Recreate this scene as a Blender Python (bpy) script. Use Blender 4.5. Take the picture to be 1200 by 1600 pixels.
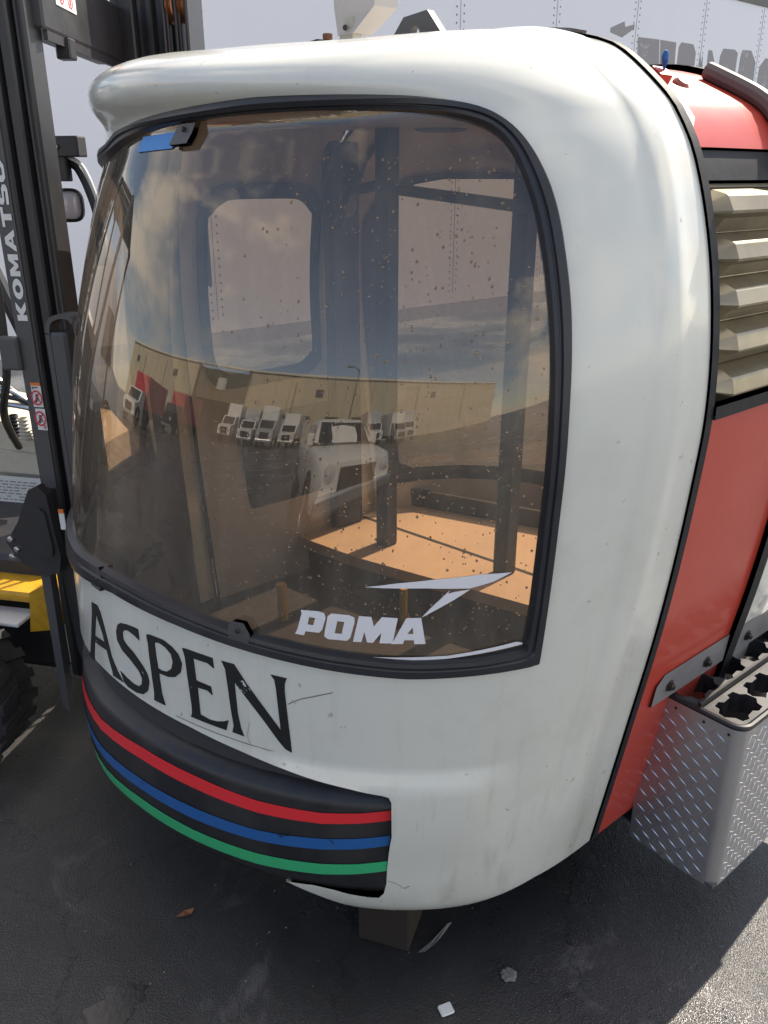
import bpy, bmesh, math, random
import numpy as np
from mathutils import Vector, Matrix, geometry
R = math.radians
scene = bpy.context.scene
for o in list(bpy.data.objects): bpy.data.objects.remove(o)

# ---------------------------------------------------------------- camera
cd = bpy.data.cameras.new("camera"); cam = bpy.data.objects.new("camera", cd)
scene.collection.objects.link(cam); scene.camera = cam
cam.location = (0, 0, 1.75); cam.rotation_euler = (R(68), 0, 0)
cd.sensor_fit = 'VERTICAL'; cd.sensor_height = 24; cd.sensor_width = 18; cd.lens = 19.5
cd.clip_start = .05; cd.clip_end = 2000

# ---------------------------------------------------------------- sun and sky
SUN_EL, SUN_AZ = 44, 45.5          # azimuth clockwise from +Y
w = bpy.data.worlds.new("World"); scene.world = w; w.use_nodes = True
nt = w.node_tree; nt.nodes.clear()
wo = nt.nodes.new('ShaderNodeOutputWorld'); bg = nt.nodes.new('ShaderNodeBackground')
sky = nt.nodes.new('ShaderNodeTexSky'); sky.sky_type = 'NISHITA'; sky.sun_disc = False
sky.sun_elevation = R(SUN_EL); sky.sun_rotation = R(SUN_AZ); sky.air_density = 1.0; sky.dust_density = .6; sky.altitude = 1500
tc = nt.nodes.new('ShaderNodeTexCoord'); mp = nt.nodes.new('ShaderNodeMapping'); mp.inputs['Scale'].default_value = (1, 1, 2.6)
nz = nt.nodes.new('ShaderNodeTexNoise'); nz.inputs['Scale'].default_value = 2.3; nz.inputs['Detail'].default_value = 7; nz.inputs['Roughness'].default_value = .58
nz.inputs['Distortion'].default_value = .3
cr = nt.nodes.new('ShaderNodeValToRGB'); cr.color_ramp.elements[0].position = .42; cr.color_ramp.elements[1].position = .62
mx = nt.nodes.new('ShaderNodeMix'); mx.data_type = 'RGBA'; mx.inputs[7].default_value = (8.2, 7.8, 7.2, 1)
nt.links.new(tc.outputs['Generated'], mp.inputs[0]); nt.links.new(mp.outputs[0], nz.inputs[0]); 
# a clear blue stretch of sky towards the south west
dp = nt.nodes.new('ShaderNodeVectorMath'); dp.operation = 'DOT_PRODUCT'; dp.inputs[1].default_value = (-.60, -.72, .35); nt.links.new(tc.outputs['Generated'], dp.inputs[0])
dm = nt.nodes.new('ShaderNodeMapRange'); dm.inputs[1].default_value = .55; dm.inputs[2].default_value = .95; dm.inputs[3].default_value = 0; dm.inputs[4].default_value = .26; nt.links.new(dp.outputs['Value'], dm.inputs[0])
sb = nt.nodes.new('ShaderNodeMath'); sb.operation = 'SUBTRACT'; nt.links.new(nz.outputs[0], sb.inputs[0]); nt.links.new(dm.outputs[0], sb.inputs[1]); nt.links.new(sb.outputs[0], cr.inputs[0])
nt.links.new(cr.outputs[0], mx.inputs[0]); nt.links.new(sky.outputs[0], mx.inputs[6]); nt.links.new(mx.outputs[2], bg.inputs[0])
bg.inputs[1].default_value = .13; nt.links.new(bg.outputs[0], wo.inputs[0])
sl = bpy.data.lights.new("sun", 'SUN'); sl.energy = 4.0; sl.angle = R(.5); sl.color = (1, .95, .86)
so = bpy.data.objects.new("sun", sl); scene.collection.objects.link(so)
so.rotation_euler = Vector((math.sin(R(SUN_AZ))*math.cos(R(SUN_EL)), math.cos(R(SUN_AZ))*math.cos(R(SUN_EL)), math.sin(R(SUN_EL)))).to_track_quat('Z', 'Y').to_euler()
scene.view_settings.view_transform = 'Standard'; scene.view_settings.look = 'None'
scene.view_settings.exposure = .92;
scene.view_settings.use_white_balance = True; scene.view_settings.white_balance_temperature = 7100; scene.view_settings.white_balance_tint = 12;  scene.view_settings.gamma = 1

# ---------------------------------------------------------------- materials
def nodes(name):
    m = bpy.data.materials.new(name); m.use_nodes = True
    return m, m.node_tree, m.node_tree.nodes['Principled BSDF']
def N(nt, t, **k):
    n = nt.nodes.new(t)
    for a, b in k.items(): n.inputs[a.replace('_', ' ')].default_value = b
    return n
def mat(name, col, rough=.5, metal=0, coat=0, spec=.5, dirt=0, dirtcol=(.12,.10,.08), scale=6, stretch=(1,1,1), bump=0, bscale=60, bstr=None, rvar=0, ior=None):
    m, nt, b = nodes(name); L = nt.links.new
    b.inputs['Base Color'].default_value = (*col, 1); b.inputs['Roughness'].default_value = rough; b.inputs['Metallic'].default_value = metal
    b.inputs['Coat Weight'].default_value = coat; b.inputs['Coat Roughness'].default_value = .04; b.inputs['Specular IOR Level'].default_value = spec
    tc = N(nt, 'ShaderNodeTexCoord'); mp = N(nt, 'ShaderNodeMapping', Scale=stretch); L(tc.outputs['Object'], mp.inputs[0])
    if dirt or rvar:
        n = N(nt, 'ShaderNodeTexNoise', Scale=scale, Detail=8, Roughness=.65); L(mp.outputs[0], n.inputs[0])
        if dirt:
            r = N(nt, 'ShaderNodeMapRange'); r.inputs[1].default_value = .45; r.inputs[2].default_value = .8; r.inputs[4].default_value = dirt
            L(n.outputs[0], r.inputs[0]); x = nt.nodes.new('ShaderNodeMix'); x.data_type = 'RGBA'
            x.inputs[6].default_value = (*col, 1); x.inputs[7].default_value = (*dirtcol, 1); L(r.outputs[0], x.inputs[0]); L(x.outputs[2], b.inputs['Base Color'])
        if rvar:
            r = N(nt, 'ShaderNodeMapRange'); r.inputs[1].default_value = .3; r.inputs[2].default_value = .7
            r.inputs[3].default_value = max(.02, rough-rvar); r.inputs[4].default_value = min(1, rough+rvar); L(n.outputs[0], r.inputs[0]); L(r.outputs[0], b.inputs['Roughness'])
    if bump:
        n = N(nt, 'ShaderNodeTexNoise', Scale=bscale, Detail=6, Roughness=.6); L(tc.outputs['Object'], n.inputs[0])
        bp = N(nt, 'ShaderNodeBump', Strength=1, Distance=bump); L(n.outputs[0], bp.inputs['Height']); L(bp.outputs[0], b.inputs['Normal'])
    return m
M = {}
def white_shell():
    m, nt, b = nodes('white_gelcoat'); L = nt.links.new
    b.inputs['Roughness'].default_value = .26; b.inputs['Coat Weight'].default_value = .5; b.inputs['Coat Roughness'].default_value = .06
    tc = N(nt, 'ShaderNodeTexCoord')
    mp = N(nt, 'ShaderNodeMapping', Scale=(22, 22, 1.1)); L(tc.outputs['Object'], mp.inputs[0])
    n = N(nt, 'ShaderNodeTexNoise', Scale=1, Detail=5, Roughness=.6); L(mp.outputs[0], n.inputs[0])
    r = N(nt, 'ShaderNodeMapRange'); r.inputs[1].default_value = .55; r.inputs[2].default_value = .75; L(n.outputs[0], r.inputs[0])
    sp = N(nt, 'ShaderNodeSeparateXYZ'); L(tc.outputs['Object'], sp.inputs[0])
    h = N(nt, 'ShaderNodeMapRange'); h.inputs[1].default_value = 1.05; h.inputs[2].default_value = .25; h.inputs[3].default_value = 0.02; h.inputs[4].default_value = .62; L(sp.outputs[2], h.inputs[0])
    mu = N(nt, 'ShaderNodeMath'); mu.operation = 'MULTIPLY'; L(r.outputs[0], mu.inputs[0]); L(h.outputs[0], mu.inputs[1])
    n2 = N(nt, 'ShaderNodeTexNoise', Scale=5, Detail=9, Roughness=.7); L(tc.outputs['Object'], n2.inputs[0])
    r2 = N(nt, 'ShaderNodeMapRange'); r2.inputs[1].default_value = .5; r2.inputs[2].default_value = .8; r2.inputs[4].default_value = .25; L(n2.outputs[0], r2.inputs[0])
    ad = N(nt, 'ShaderNodeMath'); ad.operation = 'ADD'; L(mu.outputs[0], ad.inputs[0]); L(r2.outputs[0], ad.inputs[1])
    # small chips and scuffs
    n3 = N(nt, 'ShaderNodeTexNoise', Scale=38, Detail=3, Roughness=.5); L(tc.outputs['Object'], n3.inputs[0])
    r3 = N(nt, 'ShaderNodeMapRange'); r3.inputs[1].default_value = .71; r3.inputs[2].default_value = .74; r3.inputs[4].default_value = .6; L(n3.outputs[0], r3.inputs[0])
    a2 = N(nt, 'ShaderNodeMath'); a2.operation = 'ADD'; a2.use_clamp = True; L(ad.outputs[0], a2.inputs[0]); L(r3.outputs[0], a2.inputs[1])
    x = nt.nodes.new('ShaderNodeMix'); x.data_type = 'RGBA'; x.inputs[6].default_value = (.715, .725, .665, 1); x.inputs[7].default_value = (.36, .33, .27, 1)
    L(a2.outputs[0], x.inputs[0]); L(x.outputs[2], b.inputs['Base Color'])
    rr = N(nt, 'ShaderNodeMapRange'); rr.inputs[3].default_value = .22; rr.inputs[4].default_value = .6; L(ad.outputs[0], rr.inputs[0]); L(rr.outputs[0], b.inputs['Roughness'])
    return m
M['white'] = white_shell()
M['red'] = mat('red_gelcoat', (.56, .055, .034), .42, coat=.22, dirt=.35, dirtcol=(.34,.09,.06), scale=3, rvar=.1)
M['gasket'] = mat('black_rubber_gasket', (.016, .018, .022), .6, spec=.3, dirt=.4, dirtcol=(.05,.05,.05), scale=9, bump=.0006, bscale=50)
M['frame'] = mat('window_rubber', (.026, .028, .034), .38, dirt=.5, dirtcol=(.06,.06,.065), scale=7, bump=.0005, bscale=40)
M['bumper'] = mat('black_bumper', (.02, .02, .023), .4, dirt=.6, dirtcol=(.07,.065,.06), scale=5, stretch=(1,1,.5), rvar=.12, bump=.001, bscale=14)
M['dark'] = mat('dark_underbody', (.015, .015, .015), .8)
M['letter'] = None
def chipped(name, col, under, thr=.66, scale=30, rough=.4):
    m, nt, b = nodes(name); L = nt.links.new
    tc = N(nt, 'ShaderNodeTexCoord'); n = N(nt, 'ShaderNodeTexNoise', Scale=scale, Detail=6, Roughness=.75); L(tc.outputs['Object'], n.inputs[0])
    r = N(nt, 'ShaderNodeMapRange'); r.inputs[1].default_value = thr; r.inputs[2].default_value = thr+.02; L(n.outputs[0], r.inputs[0])
    x = nt.nodes.new('ShaderNodeMix'); x.data_type = 'RGBA'; x.inputs[6].default_value = (*col, 1); x.inputs[7].default_value = (*under, 1)
    L(r.outputs[0], x.inputs[0]); L(x.outputs[2], b.inputs['Base Color']); b.inputs['Roughness'].default_value = rough
    return m
M['letter'] = chipped('black_vinyl_lettering', (.018,.020,.020), (.7,.73,.72), .66, 26)
M['tape_red'] = chipped('red_tape', (.80,.035,.045), (.25,.015,.02), .68, 20, .35)
M['tape_blue'] = chipped('blue_tape', (.018,.12,.36), (.01,.03,.1), .6, 9, .35)
M['tape_green'] = chipped('green_tape', (.03,.46,.19), (.02,.10,.06), .68, 22, .35)
M['decal'] = chipped('white_window_vinyl', (.82,.82,.86), (.4,.4,.4), .74, 30, .45)
M['bluetape'] = mat('blue_painters_tape', (.10,.34,.78), .7, bump=.001, bscale=60)
def glass(name, tint, refl=.1, film_haze=0., film_haze_col=(.2,.18,.14)):
    m = bpy.data.materials.new(name); m.use_nodes = True; nt = m.node_tree; nt.nodes.clear(); L = nt.links.new
    o = N(nt, 'ShaderNodeOutputMaterial'); t = N(nt, 'ShaderNodeBsdfTransparent', Color=(*tint, 1)); g = N(nt, 'ShaderNodeBsdfGlossy', Roughness=.012)
    g.inputs['Color'].default_value = (1, .96, .90, 1)
    tc = N(nt, 'ShaderNodeTexCoord'); n = N(nt, 'ShaderNodeTexNoise', Scale=2.6, Detail=1, Roughness=.4); L(tc.outputs['Object'], n.inputs[0])
    bp = N(nt, 'ShaderNodeBump', Strength=.28, Distance=.003); L(n.outputs[0], bp.inputs['Height']); L(bp.outputs[0], g.inputs['Normal'])
    lf = N(nt, 'ShaderNodeLayerWeight', Blend=.5); lw = N(nt, 'ShaderNodeMath'); lw.operation = 'POWER'; lw.inputs[1].default_value = 4.2; L(lf.outputs['Facing'], lw.inputs[0])
    mr = N(nt, 'ShaderNodeMapRange'); mr.inputs[1].default_value = 0; mr.inputs[2].default_value = 1; mr.inputs[3].default_value = refl; mr.inputs[4].default_value = 1
    L(lw.outputs[0], mr.inputs[0]); mx = N(nt, 'ShaderNodeMixShader'); L(mr.outputs[0], mx.inputs[0]); L(t.outputs[0], mx.inputs[1]); L(g.outputs[0], mx.inputs[2])
    d = N(nt, 'ShaderNodeBsdfDiffuse', Color=(*film_haze_col, 1)); m2 = N(nt, 'ShaderNodeMixShader'); L(mx.outputs[0], m2.inputs[1]); L(d.outputs[0], m2.inputs[2])  # film of dried drip streaks, raised to paint flare haze into the pane
    mp2 = N(nt, 'ShaderNodeMapping', Scale=(3.2, 3.2, .5)); L(tc.outputs['Object'], mp2.inputs[0]); n2 = N(nt, 'ShaderNodeTexNoise', Scale=5, Detail=9, Roughness=.72, Distortion=.3); L(mp2.outputs[0], n2.inputs[0])
    r2 = N(nt, 'ShaderNodeMapRange'); r2.inputs[1].default_value = .35; r2.inputs[2].default_value = .7; r2.inputs[3].default_value = film_haze*.6; r2.inputs[4].default_value = film_haze*1.7; L(n2.outputs[0], r2.inputs[0])
    L(r2.outputs[0], m2.inputs[0]); L(m2.outputs[0], o.inputs[0])
    return m
M['glass'] = glass('bronze_tinted_glass', (.60, .48, .37), .10, .10, (.50,.44,.36))
M['glass2'] = glass('smoked_side_glass', (.80, .70, .60), .05, .05, (.5,.45,.4))
M['interior'] = mat('interior_panel', (.58, .54, .50), .6, dirt=.4, dirtcol=(.14,.12,.10), scale=3)
M['interior_dark'] = mat('interior_dark_trim', (.045, .045, .05), .6)
M['bench'] = mat('worn_wooden_bench', (.84, .66, .49), .6, dirt=.5, dirtcol=(.60,.45,.32), scale=5, bump=.001, bscale=40)
M['steel'] = mat('brushed_steel', (.55, .55, .56), .38, metal=1, dirt=.4, dirtcol=(.2,.19,.18), scale=14, rvar=.1, bump=.0004, bscale=90)
M['alu'] = mat('weathered_aluminium', (.42, .42, .44), .5, metal=.7, dirt=.5, dirtcol=(.25,.22,.22), scale=12, bump=.0006, bscale=80)
M['diamond'] = mat('diamond_plate_aluminium', (.62, .62, .64), .46, metal=1, dirt=.4, dirtcol=(.30,.31,.37), scale=9, rvar=.08, bump=.0005, bscale=45)
M['bar'] = mat('diamond_plate_lozenge', (.74, .75, .78), .3, metal=1)
M['bolt'] = mat('dark_bolt', (.05, .04, .04), .45, metal=.6)
M['gold'] = mat('bronze_louvre', (.33, .285, .20), .38, metal=.8, dirt=.8, dirtcol=(.16,.14,.11), scale=5, rvar=.08)
M['rack'] = mat('black_plastic_rack', (.018, .018, .02), .42, rvar=.1, dirt=.5, dirtcol=(.12,.11,.11), scale=10)
M['yellow'] = mat('yellow_chassis_paint', (.62, .33, .02), .45, dirt=.8, dirtcol=(.16,.09,.02), scale=9, bump=.001, bscale=30)
M['mast'] = mat('mast_charcoal_paint', (.030, .030, .033), .42, dirt=.5, dirtcol=(.055,.05,.05), scale=6, rvar=.1, bump=.0006, bscale=30)
M['mastgrey'] = mat('mast_grey_band', (.085, .085, .087), .5, dirt=.4, dirtcol=(.05,.05,.05), scale=5)
M['black'] = mat('black_plastic', (.012, .012, .014), .35)
M['tyre'] = mat('tyre_rubber', (.018, .018, .020), .75, dirt=.7, dirtcol=(.06,.055,.05), scale=9, bump=.002, bscale=60)
M['rim'] = mat('dark_rim_paint', (.03, .03, .033), .5, dirt=.5, dirtcol=(.09,.08,.07), scale=10)
M['cream'] = mat('cream_cowl_paint', (.62, .58, .48), .45, dirt=.5, dirtcol=(.36,.32,.25), scale=6)
M['label'] = mat('white_label', (.75, .75, .73), .5)
M['print'] = mat('grey_print', (.28, .28, .28), .6)
M['orange'] = mat('orange_label_band', (.75, .20, .04), .5)
M['redink'] = mat('red_ink', (.65, .05, .08), .5)
M['inkblack'] = mat('black_ink', (.03, .03, .03), .5)
M['lens'] = mat('lamp_lens', (.62, .56, .58), .12, coat=1)
M['copper'] = mat('rusty_pulley', (.35, .15, .07), .4, metal=.8, dirt=.6, dirtcol=(.1,.06,.04), scale=20)
M['hose'] = mat('hydraulic_hose', (.02, .02, .02), .35)
M['trailer'] = mat('trailer_white_panel', (.78, .80, .86), .38, dirt=.4, dirtcol=(.70,.72,.79), scale=1.2, stretch=(1,1,.4), bump=.002, bscale=3)
M['rivet'] = mat('trailer_rivet', (.24, .24, .27), .5, metal=.3)
M['ghost'] = chipped('faded_grey_lettering', (.30,.29,.30), (.42,.42,.44), .62, 4, .6)
M['rust'] = mat('rusty_steel', (.17, .07, .04), .8, dirt=.7, dirtcol=(.05,.03,.02), scale=30, bump=.003, bscale=40)
M['wood'] = mat('grimy_timber', (.028, .020, .014), .8, dirt=.6, dirtcol=(.03,.025,.02), scale=8, stretch=(1,1,6), bump=.003, bscale=25)
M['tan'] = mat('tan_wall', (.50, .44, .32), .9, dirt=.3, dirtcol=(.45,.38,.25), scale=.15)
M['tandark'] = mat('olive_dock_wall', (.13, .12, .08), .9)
M['roofwhite'] = mat('parapet_white', (.6, .6, .55), .8)
M['truckred'] = mat('red_truck_paint', (.45, .02, .04), .35, coat=.3)
M['truckwhite'] = mat('white_truck_paint', (.72, .72, .70), .4, coat=.3, dirt=.3, dirtcol=(.45,.43,.4), scale=1.5)
M['truckgrey'] = mat('grey_van_paint', (.42, .44, .47), .35, coat=.3, dirt=.3, dirtcol=(.2,.2,.2), scale=2)
M['window'] = mat('dark_vehicle_glass', (.01, .012, .015), .05, spec=.8)
M['chrome'] = mat('wheel_metal', (.55, .55, .56), .3, metal=1)
M['lampy'] = mat('yellow_grab_handle', (.75, .48, .03), .4)
M['leaf'] = mat('dead_leaf', (.28, .12, .05), .8)
M['debris'] = mat('flattened_grey_debris', (.17, .165, .16), .8, bump=.004, bscale=60)
def drops():
    m = bpy.data.materials.new('raindrop'); m.use_nodes = True; b = m.node_tree.nodes['Principled BSDF']
    b.inputs['Base Color'].default_value = (.9, .85, .8, 1); b.inputs['Roughness'].default_value = .02; b.inputs['Transmission Weight'].default_value = 1; b.inputs['IOR'].default_value = 1.33
    return m
M['drop'] = drops()
M['ceil'] = mat('interior_ceiling', (.55, .48, .42), .35, dirt=.4, dirtcol=(.18,.15,.12), scale=3)
M['sticker'] = mat('round_notice_sticker', (.62, .55, .50), .6)
M['crackline'] = mat('crack_grime', (.22, .20, .17), .8)
def asphalt():
    m, nt, b = nodes('wet_patched_asphalt'); L = nt.links.new
    b.inputs['Specular IOR Level'].default_value = .55
    tc = N(nt, 'ShaderNodeTexCoord')
    n1 = N(nt, 'ShaderNodeTexNoise', Scale=1.1, Detail=8, Roughness=.62); L(tc.outputs['Object'], n1.inputs[0])
    v = N(nt, 'ShaderNodeTexVoronoi', Scale=300); L(tc.outputs['Object'], v.inputs[0])
    n2 = N(nt, 'ShaderNodeTexNoise', Scale=28, Detail=5, Roughness=.7); L(tc.outputs['Object'], n2.inputs[0])
    c1 = N(nt, 'ShaderNodeValToRGB'); e = c1.color_ramp.elements; e[0].position = .35; e[0].color = (.042,.042,.044,1); e[1].position = .7; e[1].color = (.066,.063,.060,1); L(n1.outputs[0], c1.inputs[0])
    # pale grit: only a few cells
    vc = N(nt, 'ShaderNodeSeparateColor'); L(v.outputs['Color'], vc.inputs[0])
    r1 = N(nt, 'ShaderNodeMapRange'); r1.inputs[1].default_value = .86; r1.inputs[2].default_value = .97; L(vc.outputs[0], r1.inputs[0])
    r1b = N(nt, 'ShaderNodeMapRange'); r1b.inputs[1].default_value = .38; r1b.inputs[2].default_value = .22; L(v.outputs['Distance'], r1b.inputs[0])
    mm = N(nt, 'ShaderNodeMath'); mm.operation = 'MULTIPLY'; L(r1.outputs[0], mm.inputs[0]); L(r1b.outputs[0], mm.inputs[1])
    x1 = nt.nodes.new('ShaderNodeMix'); x1.data_type = 'RGBA'; L(c1.outputs[0], x1.inputs[6]); x1.inputs[7].default_value = (.17,.165,.16,1); L(mm.outputs[0], x1.inputs[0])
    # dried sealer scuffs
    n3 = N(nt, 'ShaderNodeTexNoise', Scale=2.3, Detail=12, Roughness=.72, Distortion=1.4); L(tc.outputs['Object'], n3.inputs[0])
    r3 = N(nt, 'ShaderNodeMapRange'); r3.inputs[1].default_value = .585; r3.inputs[2].default_value = .66; r3.inputs[4].default_value = .75; L(n3.outputs[0], r3.inputs[0])
    x2 = nt.nodes.new('ShaderNodeMix'); x2.data_type = 'RGBA'; L(x1.outputs[2], x2.inputs[6]); x2.inputs[7].default_value = (.125,.12,.12,1); L(r3.outputs[0], x2.inputs[0])
    # hairline cracks and dark damp stains
    w5 = N(nt, 'ShaderNodeTexNoise', Scale=3.5, Detail=6, Roughness=.7); L(tc.outputs['Object'], w5.inputs[0])
    vm = nt.nodes.new('ShaderNodeMix'); vm.data_type = 'VECTOR'; vm.inputs[0].default_value = .22; L(tc.outputs['Object'], vm.inputs[4]); L(w5.outputs['Color'], vm.inputs[5])
    v5 = N(nt, 'ShaderNodeTexVoronoi', Scale=1.7); v5.feature = 'DISTANCE_TO_EDGE'; L(vm.outputs[1], v5.inputs[0])
    r5 = N(nt, 'ShaderNodeMapRange'); r5.inputs[1].default_value = .0; r5.inputs[2].default_value = .008; r5.inputs[3].default_value = .75; r5.inputs[4].default_value = 0; L(v5.outputs['Distance'], r5.inputs[0])
    x5 = nt.nodes.new('ShaderNodeMix'); x5.data_type = 'RGBA'; L(x2.outputs[2], x5.inputs[6]); x5.inputs[7].default_value = (.012,.012,.012,1); L(r5.outputs[0], x5.inputs[0])
    n6 = N(nt, 'ShaderNodeTexNoise', Scale=.8, Detail=9, Roughness=.68, Distortion=.8); L(tc.outputs['Object'], n6.inputs[0])
    r6 = N(nt, 'ShaderNodeMapRange'); r6.inputs[1].default_value = .44; r6.inputs[2].default_value = .60; r6.inputs[4].default_value = .72; L(n6.outputs[0], r6.inputs[0])
    x6 = nt.nodes.new('ShaderNodeMix'); x6.data_type = 'RGBA'; L(x5.outputs[2], x6.inputs[6]); x6.inputs[7].default_value = (.020,.020,.022,1); L(r6.outputs[0], x6.inputs[0])
    L(x6.outputs[2], b.inputs['Base Color'])
    n4 = N(nt, 'ShaderNodeTexNoise', Scale=.9, Detail=6, Roughness=.6); n4.inputs['W'] if 'W' in n4.inputs else None
    mp = N(nt, 'ShaderNodeMapping', Location=(3.3, 1.2, 0)); L(tc.outputs['Object'], mp.inputs[0]); L(mp.outputs[0], n4.inputs[0])
    r4 = N(nt, 'ShaderNodeMapRange'); r4.inputs[1].default_value = .42; r4.inputs[2].default_value = .62; r4.inputs[3].default_value = .42; r4.inputs[4].default_value = .2; L(n4.outputs[0], r4.inputs[0]); L(r4.outputs[0], b.inputs['Roughness'])
    ad = N(nt, 'ShaderNodeMath'); ad.operation = 'MULTIPLY_ADD'; ad.inputs[1].default_value = 1.6; L(n2.outputs[0], ad.inputs[0]); L(v.outputs['Distance'], ad.inputs[2])
    bp = N(nt, 'ShaderNodeBump', Strength=1, Distance=.0011); L(ad.outputs[0], bp.inputs['Height']); L(bp.outputs[0], b.inputs['Normal'])
    return m
M['asphalt'] = asphalt()

# ---------------------------------------------------------------- object helpers
col = scene.collection
def link(o, parent=None):
    col.objects.link(o)
    if parent is not None: o.parent = parent
    return o
def thing(name, label, cat, loc=(0,0,0), group=None):
    o = bpy.data.objects.new(name, None); o.location = loc; o.empty_display_size = .1; col.objects.link(o)
    o['label'] = label; o['category'] = cat
    if group: o['group'] = group
    return o
def tag(o, label, cat, group=None):
    o['label'] = label; o['category'] = cat
    if group: o['group'] = group
    return o
def mesh(name, verts, faces, m, parent=None, smooth=False, normals=None, mats=None, midx=None):
    me = bpy.data.meshes.new(name); me.from_pydata([tuple(map(float, v)) for v in verts], [], [tuple(map(int, f)) for f in faces])
    if mats:
        for q in mats: me.materials.append(q)
        me.polygons.foreach_set('material_index', midx)
    else: me.materials.append(m)
    if smooth or normals is not None: me.polygons.foreach_set('use_smooth', [True]*len(me.polygons))
    me.update()
    if normals is not None: me.normals_split_custom_set_from_vertices([tuple(map(float, n)) for n in normals])
    o = bpy.data.objects.new(name, me); link(o, parent)
    if parent is not None:
        # vertices are given in world space: bring them into the parent's space
        me.transform(wm(parent).inverted()); o.matrix_parent_inverse = Matrix()
    return o
def wm(o):
    m = Matrix.Translation(o.location)
    while o.parent is not None: o = o.parent; m = Matrix.Translation(o.location) @ m
    return m
class MB:
    """collects solid shapes, then builds one mesh object"""
    def __init__(s): s.v = []; s.f = []
    def add(s, v, f):
        n = len(s.v); s.v += [tuple(map(float, p)) for p in v]; s.f += [tuple(i+n for i in q) for q in f]; return s
    def prism(s, base, vec):
        b = [Vector(p) for p in base]; vec = Vector(vec); n = len(b)
        return s.add(b+[p+vec for p in b], [tuple(range(n))[::-1], tuple(range(n, 2*n))]+[(i, (i+1) % n, n+(i+1) % n, n+i) for i in range(n)])
    def box(s, c, X, Y, Z, bev=0.):
        """c corner; X,Y,Z edge vectors"""
        c, X, Y, Z = map(Vector, (c, X, Y, Z))
        if bev <= 0: return s.prism([c, c+X, c+X+Y, c+Y], Z)
        x, y = X.normalized()*bev, Y.normalized()*bev; z = Z.normalized()*bev
        def ring(o, a, b_): return [c+o+a*1+x*0+p for p in ()]
        def oct_(o, i):   # chamfered rectangle inset by i
            k = bev
            p = [(i, k+0*i), (i, None)]
            a = X.normalized(); b = Y.normalized(); lx, ly = X.length, Y.length
            q = [(k, i), (lx-k, i), (lx-i, k), (lx-i, ly-k), (lx-k, ly-i), (k, ly-i), (i, ly-k), (i, k)]
            return [c+o+a*u+b*v for u, v in q]
        zz = Z.normalized(); lz = Z.length
        rings = [oct_(zz*0, bev*.5), oct_(zz*bev, 0), oct_(zz*(lz-bev), 0), oct_(zz*lz, bev*.5)]
        v = [p for r in rings for p in r]; f = [tuple(range(8))[::-1], tuple(range(24, 32))]
        for k in range(3):
            for i in range(8): j = (i+1) % 8; f.append((k*8+i, k*8+j, k*8+8+j, k*8+8+i))
        return s.add(v, f)
    def tube(s, pts, r, n=10, cap=True):
        pts = [Vector(p) for p in pts]; rs = r if isinstance(r, (list, tuple)) else [r]*len(pts)
        rings = []; up = None
        for i, p in enumerate(pts):
            t = (pts[min(i+1, len(pts)-1)]-pts[max(i-1, 0)]).normalized()
            a = t.orthogonal().normalized() if up is None else (up-t*up.dot(t)).normalized()
            up = a; b = t.cross(a)
            rings.append([p+(a*math.cos(2*math.pi*k/n)+b*math.sin(2*math.pi*k/n))*rs[i] for k in range(n)])
        v = [q for rr in rings for q in rr]; f = []
        for i in range(len(pts)-1):
            for k in range(n): j = (k+1) % n; f.append((i*n+k, i*n+j, (i+1)*n+j, (i+1)*n+k))
        if cap: f += [tuple(range(n))[::-1], tuple(range((len(pts)-1)*n, len(pts)*n))]
        return s.add(v, f)
    def lathe(s, c, axis, prof, n=32, arc=1.0):
        """prof: (radius, height along axis)"""
        c = Vector(c); ax = Vector(axis).normalized(); a = ax.orthogonal().normalized(); b = ax.cross(a); v = []; f = []
        for r, h in prof:
            for k in range(n): t = 2*math.pi*k/n; v.append(c+ax*h+(a*math.cos(t)+b*math.sin(t))*r)
        for i in range(len(prof)-1):
            for k in range(n): j = (k+1) % n; f.append((i*n+k, i*n+j, (i+1)*n+j, (i+1)*n+k))
        return s.add(v, f)
    def build(s, name, m, parent=None, smooth=False, angle=35):
        o = mesh(name, s.v, s.f, m, parent); me = o.data
        bm = bmesh.new(); bm.from_mesh(me); bmesh.ops.recalc_face_normals(bm, faces=bm.faces); bm.to_mesh(me); bm.free()
        if smooth:
            me.polygons.foreach_set('use_smooth', [True]*len(me.polygons))
            try: me.set_sharp_from_angle(angle=R(angle))
            except Exception: pass
        return o
def bez(P, n=16):
    """smooth curve through control points (Catmull-Rom)"""
    P = [Vector(p) for p in P]; Q = [P[0]]+P+[P[-1]]; out = []
    for i in range(1, len(Q)-2):
        for k in range(n):
            t = k/n; a, b, c, d = Q[i-1], Q[i], Q[i+1], Q[i+2]
            out.append(.5*((2*b)+(c-a)*t+(2*a-5*b+4*c-d)*t*t+(3*b-a-3*c+d)*t**3))
    return out+[P[-1]]

# ================================================================= fitted cabin surface
AX=np.array([0.7660444,0.6427876,0.]);BX=np.array([-0.6427876,0.7660444,0.])
V0=1.38;UC=1.711;KL=0.816;PA=1.825;PB=2.507
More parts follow.
